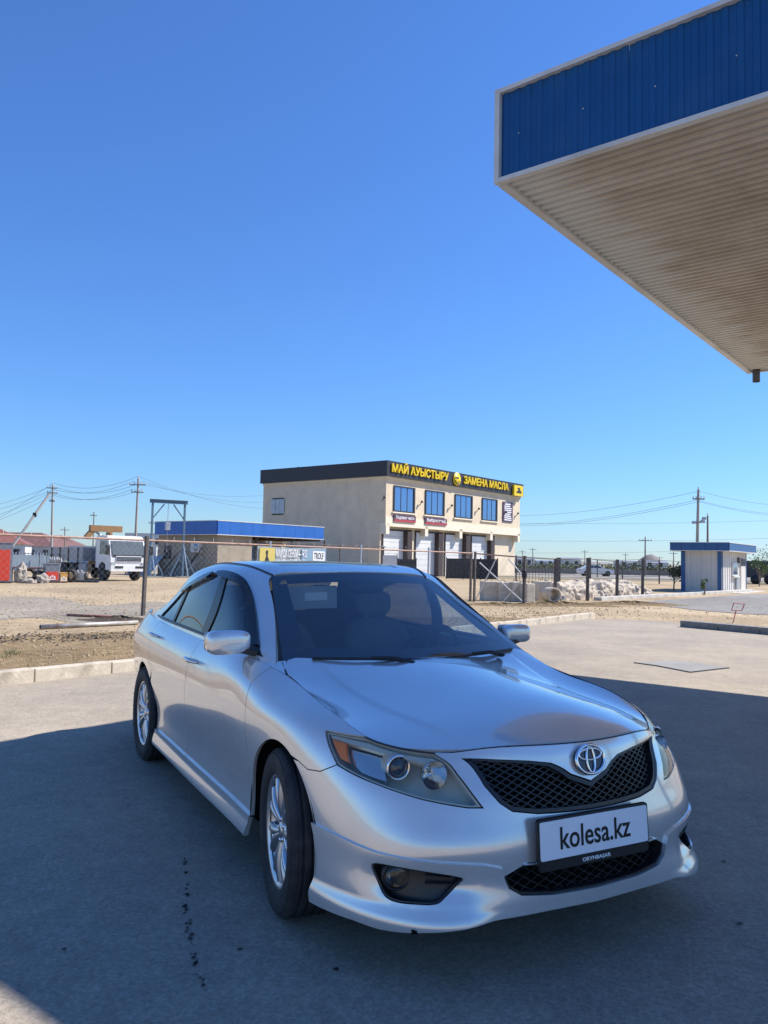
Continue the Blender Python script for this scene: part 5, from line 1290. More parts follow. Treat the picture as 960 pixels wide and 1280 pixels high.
for mr in (False, True):
    panel(BODY, fender, 'front_wing', 'silver_paint', car_root, mirror=mr)
    doors['f', mr] = panel(BODY, door_f, 'front_door', 'silver_paint', car_root, mirror=mr)
    doors['r', mr] = panel(BODY, door_r, 'rear_door', 'silver_paint', car_root, mirror=mr)
    panel(BODY, quarter, 'rear_quarter', 'silver_paint', car_root, mirror=mr)
    panel(BODY, rear_bumper, 'rear_bumper', 'silver_paint', car_root, mirror=mr)
    panel(BODY, tail, 'tail_lamp', 'red_lens', car_root, mirror=mr)
    panel(BODY, tailgate, 'boot_panel', 'silver_paint', car_root, mirror=mr, gap=0)
    panel(SKS, skirt, 'side_skirt', 'silver_paint', car_root, mirror=mr, flange=.02)
    # mud flap behind the rear wheel
    cb(MB().box(-3.16, -3.145, .70, .885, .17, .42), 'mud_flap', 'black_plastic', car_root, mr)

# ---- bonnet: a crowned height surface over the plan
us = np.linspace(UC, BODY.inv([(-.30,.742)], 'xw', lambda P: (P[:, 1] > .3) & (P[:, 2] > .8))[0][0], 40)
edge = BODY.base(us, np.full(40, VT))
ctr = np.array([(.872,0,.812),(.80,0,.845),(.70,0,.876),(.55,0,.906),(.40,0,.928),(.2,0,.952),(0,0,.971),(-.15,0,.981),(-.28,0,.988),(-.45,.68,1.0),(-.40,.72,.985),(-.35,.35,.992)])
fitp = np.concatenate([edge, ctr, ctr]); 
def hb(x, w): q = w * w; return np.stack([np.ones_like(x), x, x**2, x**3, x**4, q, x*q, x*x*q, x**3*q, q*q, x*q*q, x*x*q*q], -1)
hc, *_ = np.linalg.lstsq(hb(fitp[:, 0], fitp[:, 1]), fitp[:, 2], rcond=None)
def hood_z(x, w):
    z = hb(x, w) @ hc
    wr = .565 - .115 * np.clip((x + .3) / 1.0, 0, 1) ** 1.4          # pressed crease that runs from the screen corners towards the badge
    k = np.clip((x + .46) / .30, 0, 1) * np.clip((.78 - x) / .30, 0, 1); k = k * k * (3 - 2 * k)
    d = (np.abs(w) - wr)
    return z + k * .0075 * (.5 - .5 * np.tanh(d / .011)) - k * .003
class HeightPatch:
    def __init__(s, f): s.f = f
    def base(s, u, v): return np.stack([u, v, s.f(np.asarray(u), np.asarray(v))], -1)
    def nrm(s, u, v):
        e = .003; dx = (s.f(u + e, v) - s.f(u - e, v)) / (2 * e); dw = (s.f(u, v + e) - s.f(u, v - e)) / (2 * e)
        n = np.stack([-dx, -dw, np.ones_like(dx)], -1); return n / np.linalg.norm(n, axis=1)[:, None]
HOODS = HeightPatch(hood_z)
hs = [(p[0], p[1]) for p in edge] + [(-.36,.735),(-.42,.705)] + [(-.275 - .165 * (w / .70) ** 2, w) for w in np.linspace(.66, 0, 12)]
hood_poly = hs[:-1] + [hs[-1]] + [(x, -w) for (x, w) in hs[1:-1]][::-1]
panel(HOODS, hood_poly, 'bonnet', 'silver_paint', car_root, gap=.0045, flange=.018, step=.012)

# ---- greenhouse: roof, pillars and side glass on one surface, windscreen edge to rear screen edge
GHR = [
 [(-.40,.738,.950),(-.8,.818,.975),(-1.2,.833,.99),(-1.7,.835,1.0),(-2.2,.826,1.01),(-2.6,.808,1.02),(-2.95,.77,1.03),(-3.2,.70,1.035)],
 [(-.67,.672,1.112),(-.95,.758,1.13),(-1.25,.780,1.14),(-1.7,.788,1.15),(-2.15,.780,1.15),(-2.5,.758,1.14),(-2.8,.728,1.128),(-3.05,.685,1.108)],
 [(-.93,.598,1.252),(-1.15,.698,1.278),(-1.38,.726,1.297),(-1.72,.736,1.308),(-2.1,.728,1.300),(-2.4,.708,1.278),(-2.64,.680,1.240),(-2.86,.645,1.19)],
 [(-1.12,.552,1.345),(-1.3,.636,1.384),(-1.5,.660,1.400),(-1.75,.668,1.405),(-2.05,.662,1.397),(-2.28,.648,1.378),(-2.48,.622,1.345),(-2.67,.595,1.287)],
 [(-1.165,.515,1.375),(-1.36,.568,1.418),(-1.55,.588,1.432),(-1.78,.595,1.436),(-2.02,.584,1.428),(-2.22,.567,1.412),(-2.40,.545,1.384),(-2.55,.525,1.337)],
 [(-1.13,.27,1.40),(-1.36,.28,1.440),(-1.58,.285,1.453),(-1.8,.285,1.456),(-2.0,.28,1.450),(-2.17,.275,1.439),(-2.32,.27,1.414),(-2.45,.265,1.377)],
 [(-1.115,0,1.405),(-1.35,0,1.446),(-1.58,0,1.460),(-1.8,0,1.464),(-2.0,0,1.458),(-2.16,0,1.447),(-2.30,0,1.424),(-2.42,0,1.386)],
]
_bu = np.linspace(UC, UR, 900); _bp = BODY.base(_bu, np.full(900, VT))
for i_, p_ in enumerate(GHR[0]):                                   # the greenhouse starts just under the body's top edge
    q_ = _bp[np.argmin(np.abs(_bp[:, 0] - p_[0]) + (_bp[:, 1] < .3) * 9)]; GHR[0][i_] = (q_[0], q_[1] - .004, q_[2] - (.006 if i_ < 6 else .03))
GH = Patch(GHR + [[(x, -w, z) for (x, w, z) in ln] for ln in GHR[:-1][::-1]]); GH.sgn = 1.
if GH.nrm(np.array([GH.u[-1] / 2]), np.array([GH.v[6]]))[0][2] < 0: GH.sgn = -1.
gside = lambda P: P[:, 1] > .3
def gxz(p): return GH.inv(p, 'xz', gside)
def gm(poly): return [(u, GH.v[-1] - v) for (u, v) in poly][::-1]
gpx = lambda p: GH.inv(p, 'pix', lambda P: P[:, 1] > .62)
dlo_px = [(325.5,815),(323.5,798),(321.8,777),(319.3,757),(315.6,741),(309.3,728.3),(300,720.3),(288.5,715.8),(279,714.6),(267.7,715.7),(256,719.6),(245,725.6),(234.5,732.6),(224,743.8),(212.7,756.5),(200,770.2)]
DLO = [gxz([(-.57,.988)])[0]] + smooth_poly(gpx(dlo_px), 2) + gxz([(-2.66,1.031),(-2.5,1.03),(-2.2,1.024),(-1.7,1.014),(-1.2,1.006),(-.8,1.0)])
NTOP = 2 * len(dlo_px) - 1
GU, GV = GH.u[-1], GH.v[-1]
sunroof_r = [(x, w) for x, w in ((-1.32,.40),(-1.30,.2),(-1.295,0),(-1.30,-.2),(-1.32,-.40),(-1.78,-.42),(-1.80,0),(-1.78,.42))]
SUNR = GH.inv(sunroof_r, 'xw', lambda P: (np.abs(P[:, 1]) < .5) & (P[:, 2] > 1.3))
roof_poly = resample([(0, 0), (GU, 0), (GU, GV), (0, GV)], .05)
roof = panel(GH, roof_poly, 'roof', 'silver_paint', car_root, holes=[DLO, gm(DLO), SUNR], gap=.001, flange=.022, step=.022)
panel(GH, SUNR, 'sunroof', 'tinted_glass', roof, gap=.006, off=-.004, flange=.01)
# windows
b_f, b_r = gpx([(256.5,795),(281,727)]), gpx([(249.5,792),(273.5,727)])      # edges of the centre pillar
q_f, q_r = gpx([(216.8,777),(236,734)]), gpx([(214.3,777),(233.4,734)])        # bar between rear and quarter glass
def clip(poly, line, keep_front):
    """part of a (u,v) polygon in front of / behind a nearly upright line """
    a, b = np.array(line[0]), np.array(line[-1]); n = np.array([-(b - a)[1], (b - a)[0]])
    fr = a + np.array([-.3, .02])
    if np.dot(fr - a, n) < 0: n = -n
    if not keep_front: n = -n
    out = []; N = len(poly)
    for i in range(N):
        p, q = np.array(poly[i]), np.array(poly[(i + 1) % N]); dp, dq = np.dot(p - a, n), np.dot(q - a, n)
        if dp >= 0: out.append(tuple(p))
        if dp * dq < 0: out.append(tuple(p + (q - p) * dp / (dp - dq)))
    return out
DLOi = shrink(resample(clean(DLO), .03), .004)
w_f = clip(DLOi, b_f, True); w_r = clip(clip(DLOi, b_r, False), q_f, True); w_q = clip(DLOi, q_r, False); pil_b = clip(clip(DLOi, b_f, False), b_r, True); pil_q = clip(clip(DLOi, q_f, False), q_r, True)
for mr in (False, True):
    f, r = doors['f', mr], doors['r', mr]
    panel(GH, DLO, 'window_seal', 'satin_black', roof, holes=[shrink(resample(clean(DLO), .03), .016)], gap=.0, off=-.001, flange=.016, step=.01, mirror=mr)
    panel(GH, w_f, 'window_glass', 'door_glass', f, gap=.0, off=-.010, flange=.004, mirror=mr)
    panel(GH, w_r, 'window_glass', 'tinted_glass', r, gap=.0, off=-.010, flange=.004, mirror=mr)
    panel(GH, w_q, 'window_glass', 'tinted_glass', r, gap=.0, off=-.010, flange=.004, mirror=mr)
    panel(GH, pil_b, 'pillar_trim', 'satin_black', f, gap=.001, off=-.003, flange=.012, mirror=mr)
    panel(GH, pil_q, 'pillar_trim', 'satin_black', r, gap=.001, off=-.003, flange=.012, mirror=mr)
    # smoked wind deflectors along the top of the glass
    top = DLO[1:35]; up_ = np.array(DLO[1:34])
    cen = np.array([np.mean([p[0] for p in DLO]), np.mean([p[1] for p in DLO])])
    def deflector(i0, i1, host, w0, w1):
        o_ = [np.array(DLO[i]) for i in range(i0, i1)]; inn = []
        for k, p in enumerate(o_):
            a = np.array(DLO[max(i0 + k - 1, 0)]); b = np.array(DLO[i0 + k + 1]); t = (b - a) / np.linalg.norm(b - a); nn = np.array([-t[1], t[0]])
            if np.dot(nn, cen - p) < 0: nn = -nn
            inn.append(p + nn * (w0 + (w1 - w0) * k / max(1, len(o_) - 1)) * min(1, (k + .7) / 2, (len(o_) - k) / 2))
        poly = [tuple(p - .0 * p) for p in o_] + [tuple(p) for p in inn[::-1]]
        panel(GH, poly, 'wind_deflector', 'smoked_acrylic', host, gap=.0, off=.014, flange=.012, step=.012, mirror=mr)
    xs_ = GH.base(np.array([p[0] for p in DLO[1:NTOP]]), np.array([p[1] for p in DLO[1:NTOP]]))[:, 0]
    ib = 1 + int(np.argmin(np.abs(xs_ + 1.66))); ie = 1 + int(np.argmin(np.abs(xs_ + 2.45)))
    deflector(2, ib + 1, f, .105, .062); deflector(ib + 1, ie, r, .058, .045)
    # black sail panel that carries the mirror, belt moulding
    bl = GH.inv([(x, .99 + .012 + (-.4 - x) * .012) for x in np.linspace(-.62, -2.83, 24)], 'xz', gside)
    P = GH.base(np.array([q[0] for q in bl]), np.array([q[1] for q in bl])); N = GH.nrm(np.array([q[0] for q in bl]), np.array([q[1] for q in bl]))
    cb(MB().tube([tuple(p) for p in (P + N * .002)], .0075, 6), 'belt_moulding', 'satin_black', f, mr)
    us_ = np.linspace(.0, GU * .97, 30); P = GH.base(us_, np.full(30, GH.v[4] + .0)); N = GH.nrm(us_, np.full(30, GH.v[4]))
    cb(MB().tube([tuple(p) for p in (P + N * .001)], .007, 6), 'roof_moulding', 'satin_black', roof, mr)
# ---- windscreen and rear screen
def ws(t, a):
    """t bottom->top, a = -1..1 across"""
    wb, wt = .715, .525; w = a * (wb + (wt - wb) * t)
    xb = -.225 - .22 * a * a; xt = -1.112 - .056 * a * a; zb = .962 + .020 * a * a; zt = 1.402 - .028 * a * a
    bul = -.002 * 4 * t * (1 - t)
    return (xb + (xt - xb) * t + bul * .45, w, zb + (zt - zb) * t + bul * .8)
WS = Patch([[ws(t, a) for a in np.linspace(-1, 1, 9)] for t in np.linspace(0, 1, 6)]); WS.sgn = 1.
if WS.nrm(np.array([.5]), np.array([.4]))[0][0] < 0: WS.sgn = -1.
WU, WV = WS.u[-1], WS.v[-1]
ws_poly = resample([(0, 0), (WU, 0), (WU, WV), (0, WV)], .04)
fr_in = []
for (u, v) in [(.055, .10), (WU - .055, .10), (WU - .055, WV - .05), (.055, WV - .05)]:
    cxs = 1 if u < WU / 2 else -1; cys = 1 if v < WV / 2 else -1
    arcs = [(u + cxs * .05 * (1 - math.cos(t)), v + cys * .05 * (1 - math.sin(t))) for t in np.linspace(0, math.pi / 2, 5)]
    fr_in += arcs if cxs * cys < 0 else arcs[::-1]
wind = panel(WS, ws_poly, 'windscreen', 'windscreen_glass', car_root, gap=.001, flange=.004, off=-.002, step=.05)
panel(WS, ws_poly, 'screen_border', 'black_plastic', wind, holes=[fr_in], gap=.0, off=-.008, flange=.002, step=.04)
def rs(t, a):
    x0, x1 = -2.42 - .13 * a * a, -3.02 - .18 * a * a
    return (x0 + (x1 - x0) * t, a * (.50 + .17 * t), 1.385 - .05 * a * a + (1.05 - .01 * a * a - 1.385 + .05 * a * a) * t + .02 * 4 * t * (1 - t))
RS = Patch([[rs(t, a) for a in np.linspace(-1, 1, 9)] for t in np.linspace(0, 1.13, 7)]); RS.sgn = 1.
if RS.nrm(np.array([.5]), np.array([.3]))[0][2] < 0: RS.sgn = -1.
panel(RS, resample([(0, 0), (RS.u[-1], 0), (RS.u[-1], RS.v[-1]), (0, RS.v[-1])], .05), 'rear_screen', 'tinted_glass', car_root, gap=0, step=.05)
def bt(t, a):
    x = -2.96 + (-3.80 + 2.96) * t; wmax = .70 - .06 * t - .12 * t * t
    return (x - .18 * a * a * (1 - t) + .22 * abs(a) ** 2.2 * t, a * wmax, 1.046 - .035 * t - .025 * a * a)
BT = Patch([[bt(t, a) for a in np.linspace(-1, 1, 9)] for t in np.linspace(0, 1, 6)]); BT.sgn = 1.
if BT.nrm(np.array([.5]), np.array([.3]))[0][2] < 0: BT.sgn = -1.
panel(BT, resample([(0, 0), (BT.u[-1], 0), (BT.u[-1], BT.v[-1]), (0, BT.v[-1])], .05), 'boot_lid', 'silver_paint', car_root, gap=0, step=.05)

# ---- thin black tubes added along the shut lines to imitate their gap shade
def gap_shade(P, N, name, parent, mr=False, r=.0032, d=.0035):
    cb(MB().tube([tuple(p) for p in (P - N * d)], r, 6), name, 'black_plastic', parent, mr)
def gap_shade_uv(path, name, parent, mr=False, S=BODY, **k):
    q = resample(path, .03, False); u = np.array([a[0] for a in q]); v = np.array([a[1] for a in q]); gap_shade(S.base(u, v), S.nrm(u, v), name, parent, mr, **k)
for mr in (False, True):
    gap_shade_uv(FD, 'door_gap_shade', doors['f', mr], mr, r=.0028); gap_shade_uv(DM, 'door_gap_shade', doors['r', mr], mr, r=.0028); gap_shade_uv(DR + r_front[:8], 'door_gap_shade', doors['r', mr], mr, r=.0028)
    gap_shade_uv(xz([(-.39,.288),(-.8,.288),(-1.4,.288),(-2.0,.288),(-2.38,.288)]), 'sill_gap_shade', doors['f', mr], mr, r=.003)
    gap_shade_uv([HL[15]] + joint[1:], 'bumper_gap_shade', bumper, mr, r=.003)
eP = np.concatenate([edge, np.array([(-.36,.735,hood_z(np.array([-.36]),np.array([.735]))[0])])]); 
for mr in (False, True): gap_shade(eP, np.tile([0, 0, 1.], (len(eP), 1)), 'bonnet_gap_shade', car_root, mr, .0036, .0045)

_b = _bp[(_bp[:, 0] < -.24) & (_bp[:, 0] > -.50) & (_bp[:, 1] > .4)][::3]; nb_ = len(_b)
inn_ = []
for i_, p_ in enumerate(_b):
    k_ = i_ / (nb_ - 1); x_ = -.25 - .19 * k_; w_ = .742 - .038 * min(1, max(0, (k_ - .35) / .5)); inn_.append((x_, w_, float(hood_z(np.array([x_]), np.array([w_]))[0]) - .006 - .006 * k_))
V_ = np.array([tuple(p - np.array([0, .001, .0015])) for p in _b] + inn_); N_ = np.tile([.15, .25, .95], (len(V_), 1))
for mr in (False, True): car_mesh(V_, N_, [(i, i + 1, nb_ + i + 1, nb_ + i) for i in range(nb_ - 1)], 'wing_corner', 'silver_paint', car_root, mr)
# ---- details placed on the body
def car_ray(u, v):
    d = ray(u, v); o = -np.array([CX, CY]); return np.array([o @ cF, o @ cR, CH]), np.array([d[:2] @ cF, d[:2] @ cR, d[2]])
def car_at(u, v, x):
    o, d = car_ray(u, v); t = (x - o[0]) / d[0]; return o + d * t
def body_at(u, v, mask=fr_r):
    q = BODY.inv([(u, v)], 'pix', mask)[0]; return BODY.base(np.array([q[0]]), np.array([q[1]]))[0], BODY.nrm(np.array([q[0]]), np.array([q[1]]))[0]
def inside(poly, d): return shrink(resample(clean(poly), .015), d)
def lattice(S, poly, off, du, dv, r, name, m, parent, kind='hex'):
    """honeycomb of thin bars lying on a patch inside an outline"""
    mb = MB(); P = np.asarray(poly); lo, hi = P.min(0), P.max(0); seen = set()
    def put(a, b):
        k = (round(a[0], 4), round(a[1], 4), round(b[0], 4), round(b[1], 4))
        if k in seen or (k[2], k[3], k[0], k[1]) in seen: return
        seen.add(k)
        if not in_poly(np.array([((a[0] + b[0]) / 2, (a[1] + b[1]) / 2)]), poly)[0]: return
        A = S.base(np.array([a[0], b[0]]), np.array([a[1], b[1]])); N = S.nrm(np.array([a[0], b[0]]), np.array([a[1], b[1]])); A = A + N * off
        mb.beam(A[0], A[1], r, r * 2.2, tuple(N[0]))
    j = 0; y = lo[1] - dv
    cu = (lo[0] + hi[0]) / 2; nx = int((hi[0] - lo[0]) / du / 2) + 3
    while y < hi[1] + dv:
        for i in range(-nx, nx + 1):
            c = (cu + (i + .5 * (j % 2)) * du, y); h = dv / 2; q = du * .20
            L, R_, TL, TR = (c[0] - du / 2 , c[1]), (c[0] + du / 2, c[1]), (c[0] - q, c[1] + h), (c[0] + q, c[1] + h)
            BL, BR = (c[0] - q, c[1] - h), (c[0] + q, c[1] - h)
            if kind == 'hex':
                L = (c[0] - du / 2 + q * .0 - .0, c[1]);
                for a, b in ((L, TL), (TL, TR), (TR, R_), (R_, BR), (BR, BL), (BL, L)): put(a, b)
            else:
                T, B = (c[0], c[1] + dv), (c[0], c[1] - dv)
                for a, b in ((L, T), (T, R_), (R_, B), (B, L)): put(a, b)
        y += dv if kind != 'hexx' else dv; j += 1
    return cb(mb, name, m, parent)
# grille
GRI = inside(GRILLE, .022)
gr = panel(BODY, GRILLE, 'grille', 'satin_black', car_root, holes=[GRI], gap=.003, off=-.006, flange=.05, step=.012)
lattice(BODY, inside(GRILLE, .018), -.028, .046, .0135, .0048, 'grille_mesh', 'black_plastic', gr, 'diamond')
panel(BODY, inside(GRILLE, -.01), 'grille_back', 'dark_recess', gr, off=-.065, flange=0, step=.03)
lg = panel(LIPS, LOWG, 'lower_grille', 'satin_black', car_root, holes=[inside(LOWG, .012)], gap=.002, off=-.012, flange=.05, step=.012)
lattice(BODY, inside(LOWG, .008), -.035, .060, .0165, .0035, 'grille_mesh', 'black_plastic', lg, 'diamond')
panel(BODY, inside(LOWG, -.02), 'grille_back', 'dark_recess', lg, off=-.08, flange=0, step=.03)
# badge
bp, bn = body_at(733, 949, lambda P: (P[:, 0] > .7) & (np.abs(P[:, 1]) < .1)); bp[1] = 0
bx_ = np.array([0, 1, 0.]); bz_ = np.cross(bn * np.array([1, 0, 1]), bx_); bz_ /= np.linalg.norm(bz_); bz_ = bz_ if bz_[2] > 0 else -bz_
bn = np.cross(bx_, bz_); bn = bn if bn[0] > 0 else -bn; bp = bp + bn * .006
def ell(a, b, cz, n=48, off=.008):
    a, b, cz = a * .92, b * .92, cz * .92
    return [tuple(bp + bx_ * a * math.cos(2 * math.pi * i / n) + bz_ * (cz + b * math.sin(2 * math.pi * i / n)) + bn * off) for i in range(n)]
badge = cb(MB().add(ell(.073, .056, 0) + ell(.073, .056, 0, off=-.01), [tuple(range(48))] + [(i, (i + 1) % 48, 48 + (i + 1) % 48, 48 + i) for i in range(48)]), 'badge', 'badge_blue' if 'badge_blue' in MATS else mat('badge_blue', (.02, .03, .06), .15), car_root)
for a, b, cz, r in ((.073, .056, 0, .0066), (.059, .0215, .020, .005), (.0205, .050, -.001, .005)):
    cb(MB().tube(ell(a, b, cz, off=.011), r, 8, True), 'badge_ring', 'chrome', badge)
# number plate with its holder
XP = .966
pc4 = [car_at(u, v, XP) for (u, v) in ((669, 1030), (807, 1005), (813, 1049), (676, 1078))]
pw = .5 * (pc4[0][1] + pc4[3][1]); pe = .5 * (pc4[1][1] + pc4[2][1]); pcw = (pw + pe) / 2; hw = .262
pcz = np.mean([q[2] for q in pc4]); hz_ = .5 * ((pc4[0][2] + pc4[1][2]) - (pc4[2][2] + pc4[3][2])) / 2
def rrect(w, h, r, n=5):
    out = []
    for (sx, sy, a0) in ((1, 1, 0), (-1, 1, 90), (-1, -1, 180), (1, -1, 270)):
        for i in range(n + 1):
            t = rad(a0 + 90 * i / n); out.append((sx * (w - r) + r * math.cos(t), sy * (h - r) + r * math.sin(t)))
    return out
tilt = rad(4)
def pl(dx): return lambda p: (XP + dx - math.sin(tilt) * p[1], pcw + p[0], pcz + p[1])
plate = cb(MB().prism(rrect(.264, hz_ + .006, .012), pl(-.012), pl(0)), 'number_plate', 'black_plastic', car_root)
mat('plate_white', (.84, .86, .88), .35, var=.04)
cb(MB().prism(rrect(.256, hz_ - .002, .008), pl(.001), pl(.004)), 'plate_face', 'plate_white', plate)
cb(MB().prism([(p[0], p[1] - hz_ - .020) for p in rrect(.258, .015, .006)], pl(-.014), pl(.001)), 'plate_holder', 'black_plastic', plate)
Mp = Matrix(((0, -math.sin(tilt), 1, XP + .0052), (1, 0, 0, -pcw), (0, 1, 0, pcz - .002), (0, 0, 0, 1)))
text_mesh('kolesa.kz', .108, .0008, 'plate_lettering', 'black_print', plate, Mp, width=.335, bold=.0010)
Mp2 = Matrix(((0, -math.sin(tilt), 1, XP + .0025 + math.sin(tilt) * (hz_ + .019)), (1, 0, 0, -pcw), (0, 1, 0, pcz - hz_ - .019), (0, 0, 0, 1)))
text_mesh('ORYNBASAR', .018, .0006, 'holder_lettering', 'white_print', plate, Mp2, width=.135, bold=.0004)
for s in (-1, 1): cb(MB().lathe([(0, .0), (.007, 0), (.006, .003), (0, .003)], 12, 'X', (XP + .002, pcw + s * .13, pcz - hz_ - .019)), 'plate_screw', 'chrome', plate)
# headlamps
HLp = resample(clean(HL), .015)
back = .085
def lamp(mr):
    root = panel(BODY, HLp, 'headlamp', 'lamp_housing', car_root, holes=[shrink(HLp, .012)], gap=.003, off=-.010, flange=.09, step=.012, mirror=mr)
    panel(BODY, HLp, 'lamp_lens', 'lens_glass', root, gap=.003, off=-.001, flange=.006, step=.02, mirror=mr)
    panel(BODY, shrink(HLp, .004), 'lamp_housing', 'lamp_housing', root, gap=.0, off=-.095, flange=0, step=.02, mirror=mr)
    # projector
    p, n = body_at(503, 963); fwd = np.array([1., .12, -.02]); fwd /= np.linalg.norm(fwd); c = p - fwd * .055
    q = Vector(fwd).to_track_quat('Z', 'Y'); Mx = Matrix.Translation(c) @ q.to_matrix().to_4x4()
    def turned(prof, nm, m, n_=40):
        b = MB().lathe(prof, n_); b.xf(Mx); cb(b, nm, m, root, mr)
    turned([(.036, .0), (.046, .012), (.047, .020), (.043, .024), (.037, .018), (.034, .006)], 'projector_ring', 'chrome')
    turned([(.036, .006), (.034, .014), (.028, .022), (.018, .028), (.008, .031), (0, .032)], 'projector_lens', 'lens_dark')
    turned([(.046, .012), (.044, -.01), (.044, -.05)], 'projector_barrel', 'lamp_housing')
    # main-beam bowl
    p, n = body_at(548, 972); fwd2 = np.array([1., .02, -.02]); c2 = p - fwd2 * .030
    q = Vector(fwd2).to_track_quat('Z', 'Y'); Mx = Matrix.Translation(c2) @ q.to_matrix().to_4x4()
    turned([(.050, .006), (.049, -.004), (.043, -.03), (.030, -.052), (.014, -.062), (0, -.064)], 'beam_reflector', 'lamp_reflector')
    turned([(.009, -.06), (.010, -.03), (.006, -.022), (0, -.020)], 'beam_bulb', 'chrome', 16)
    # side part: reflector pocket and amber marker
    rf = BODY.inv([(432,926),(476,938),(480,972),(446,962),(434,950)], 'pix', fr_r)
    panel(BODY, rf, 'side_reflector', 'lamp_reflector', root, off=-.045, flange=.04, step=.02, mirror=mr)
    am = BODY.inv([(413,921),(432,927),(435,953),(424,948)], 'pix', fr_r)
    panel(BODY, am, 'amber_marker', 'amber_lens', root, off=-.012, flange=.02, step=.015, mirror=mr)
    st = BODY.inv([(411,916),(460,926),(541,946),(556,953),(548,957),(500,945),(458,934),(413,921)], 'pix', fr_r)
    panel(BODY, st, 'lamp_brow', 'lamp_housing', root, off=-.012, flange=.02, step=.012, mirror=mr)
m_, n_, l_, b_ = new_mat('lens_dark'); b_.inputs['Base Color'].default_value = (.03, .035, .045, 1); b_.inputs['Roughness'].default_value = .03; b_.inputs['Coat Weight'].default_value = 1
for mr in (False, True): lamp(mr)
# fog lamps
FOGr = resample(clean(FOG), .012)
for mr in (False, True):
    fg = panel(LIPS, FOGr, 'fog_lamp', 'satin_black', car_root, holes=[shrink(FOGr, .008)], gap=.002, off=-.006, flange=.05, step=.012, mirror=mr)
    panel(BODY, FOGr, 'fog_bezel', 'satin_black', fg, gap=0, off=-.038, flange=0, step=.015, mirror=mr)
    p, n = body_at(497, 1098); fwd = np.array([.96, .28, 0.]); fwd /= np.linalg.norm(fwd)
    Mx = Matrix.Translation(p - fwd * .030) @ Vector(fwd).to_track_quat('Z', 'Y').to_matrix().to_4x4()
    for prof, nm, m in (([(.052, -.01), (.050, .012), (.044, .014), (.043, .0)], 'fog_ring', 'black_plastic'), ([(.043, .004), (.040, .012), (.03, .017), (.014, .020), (0, .021)], 'fog_lens', 'lens_glass'), ([(.042, .0), (.03, -.02), (.012, -.03), (0, -.031)], 'fog_reflector', 'lamp_reflector')):
        cb(MB().lathe(prof, 32).xf(Mx) if False else (lambda b: (b.xf(Mx), b)[1])(MB().lathe(prof, 32)), nm, m, fg, mr)
    for k in range(2):
        a = BODY.inv([(535, 1097 + 10 * k), (568, 1100 + 8 * k)], 'pix', fr_r); A = BODY.base(np.array([q[0] for q in a]), np.array([q[1] for q in a])) - np.array([.022, 0, 0])
        cb(MB().beam(A[0], A[1], .012, .006), 'fog_slat', 'satin_black', fg, mr)
# ---- wheels
def tyre_mesh():
    R_, W = .334, .108; r0 = .222
    prof = [(r0, -W * .80), (r0 + .012, -W * .93), (r0 + .04, -W * 1.0), (R_ - .035, -W * .99), (R_ - .012, -W * .90), (R_ - .003, -W * .78)]
    for g in (-.5, -.17, .17, .5):
        c = W * g; prof += [(R_, c - .010), (R_ - .001, c - .005), (R_ - .009, c - .004), (R_ - .009, c + .004), (R_ - .001, c + .005), (R_, c + .010)]
    prof += [(R_ - .003, W * .78), (R_ - .012, W * .90), (R_ - .035, W * .99), (r0 + .04, W), (r0 + .012, W * .93), (r0, W * .80)]
    mb = MB().lathe(prof, 72, 'Y')
    for i in range(72):                                             # shoulder blocks
        t = 2 * math.pi * i / 72; ca, sa = math.cos(t), math.sin(t)
        for s in (-1, 1):
            a = Vector((ca * (R_ - .002), s * W * .72, sa * (R_ - .002))); b = Vector((ca * (R_ - .022), s * W * .955, sa * (R_ - .022)))
            mb.beam(a, b, .017, .006, (ca, 0, sa))
    return mb
def rim_mesh():
    """outer face is +Y"""
    mb = MB().lathe([(.223, -.088), (.226, -.080), (.212, -.070), (.200, -.03), (.196, .05), (.208, .072), (.222, .078), (.229, .084), (.230, .090), (.226, .092), (.216, .086), (.207, .078)], 72, 'Y')
    n = 7
    for i in range(n):
        for s in (-1, 1):
            t0 = 2 * math.pi * (i + .5) / n; a0 = t0 + s * .085; a1 = t0 + s * .215
            rs_ = np.linspace(.045, .214, 9); V = []; 
            for r in rs_:
                k = (r - .045) / .169; a = a0 + (a1 - a0) * k ** 1.3 ; hw_ = .0175 + .0075 * k
                y = .066 + .012 * math.sin(k * math.pi) + .012 * k
                for (o, yy) in ((-hw_, y - .020), (-hw_ * .72, y - .001), (-hw_ * .1, y + .005), (hw_ * .72, y - .001), (hw_, y - .020)):
                    V.append((r * math.cos(a) - o * math.sin(a), yy, r * math.sin(a) + o * math.cos(a)))
            F = []
            for j in range(8): F += [(j * 5 + q, j * 5 + q + 1, j * 5 + 6 + q, j * 5 + 5 + q) for q in range(4)]
            mb.add(V, F, True)
    mb.lathe([(.062, .040), (.062, .062), (.054, .070), (.040, .074), (.034, .071), (.030, .078), (.012, .081), (0, .081)], 40, 'Y')
    return mb
def wheel(x, w, steer, camber=0):
    s = 1 if w > 0 else -1
    root = empty('wheel', (x, -w, .333)); root.parent = car_root
    root.rotation_euler = (0, 0, steer + (math.pi if s > 0 else 0))
    return root
TY = RM = HB = DK = None
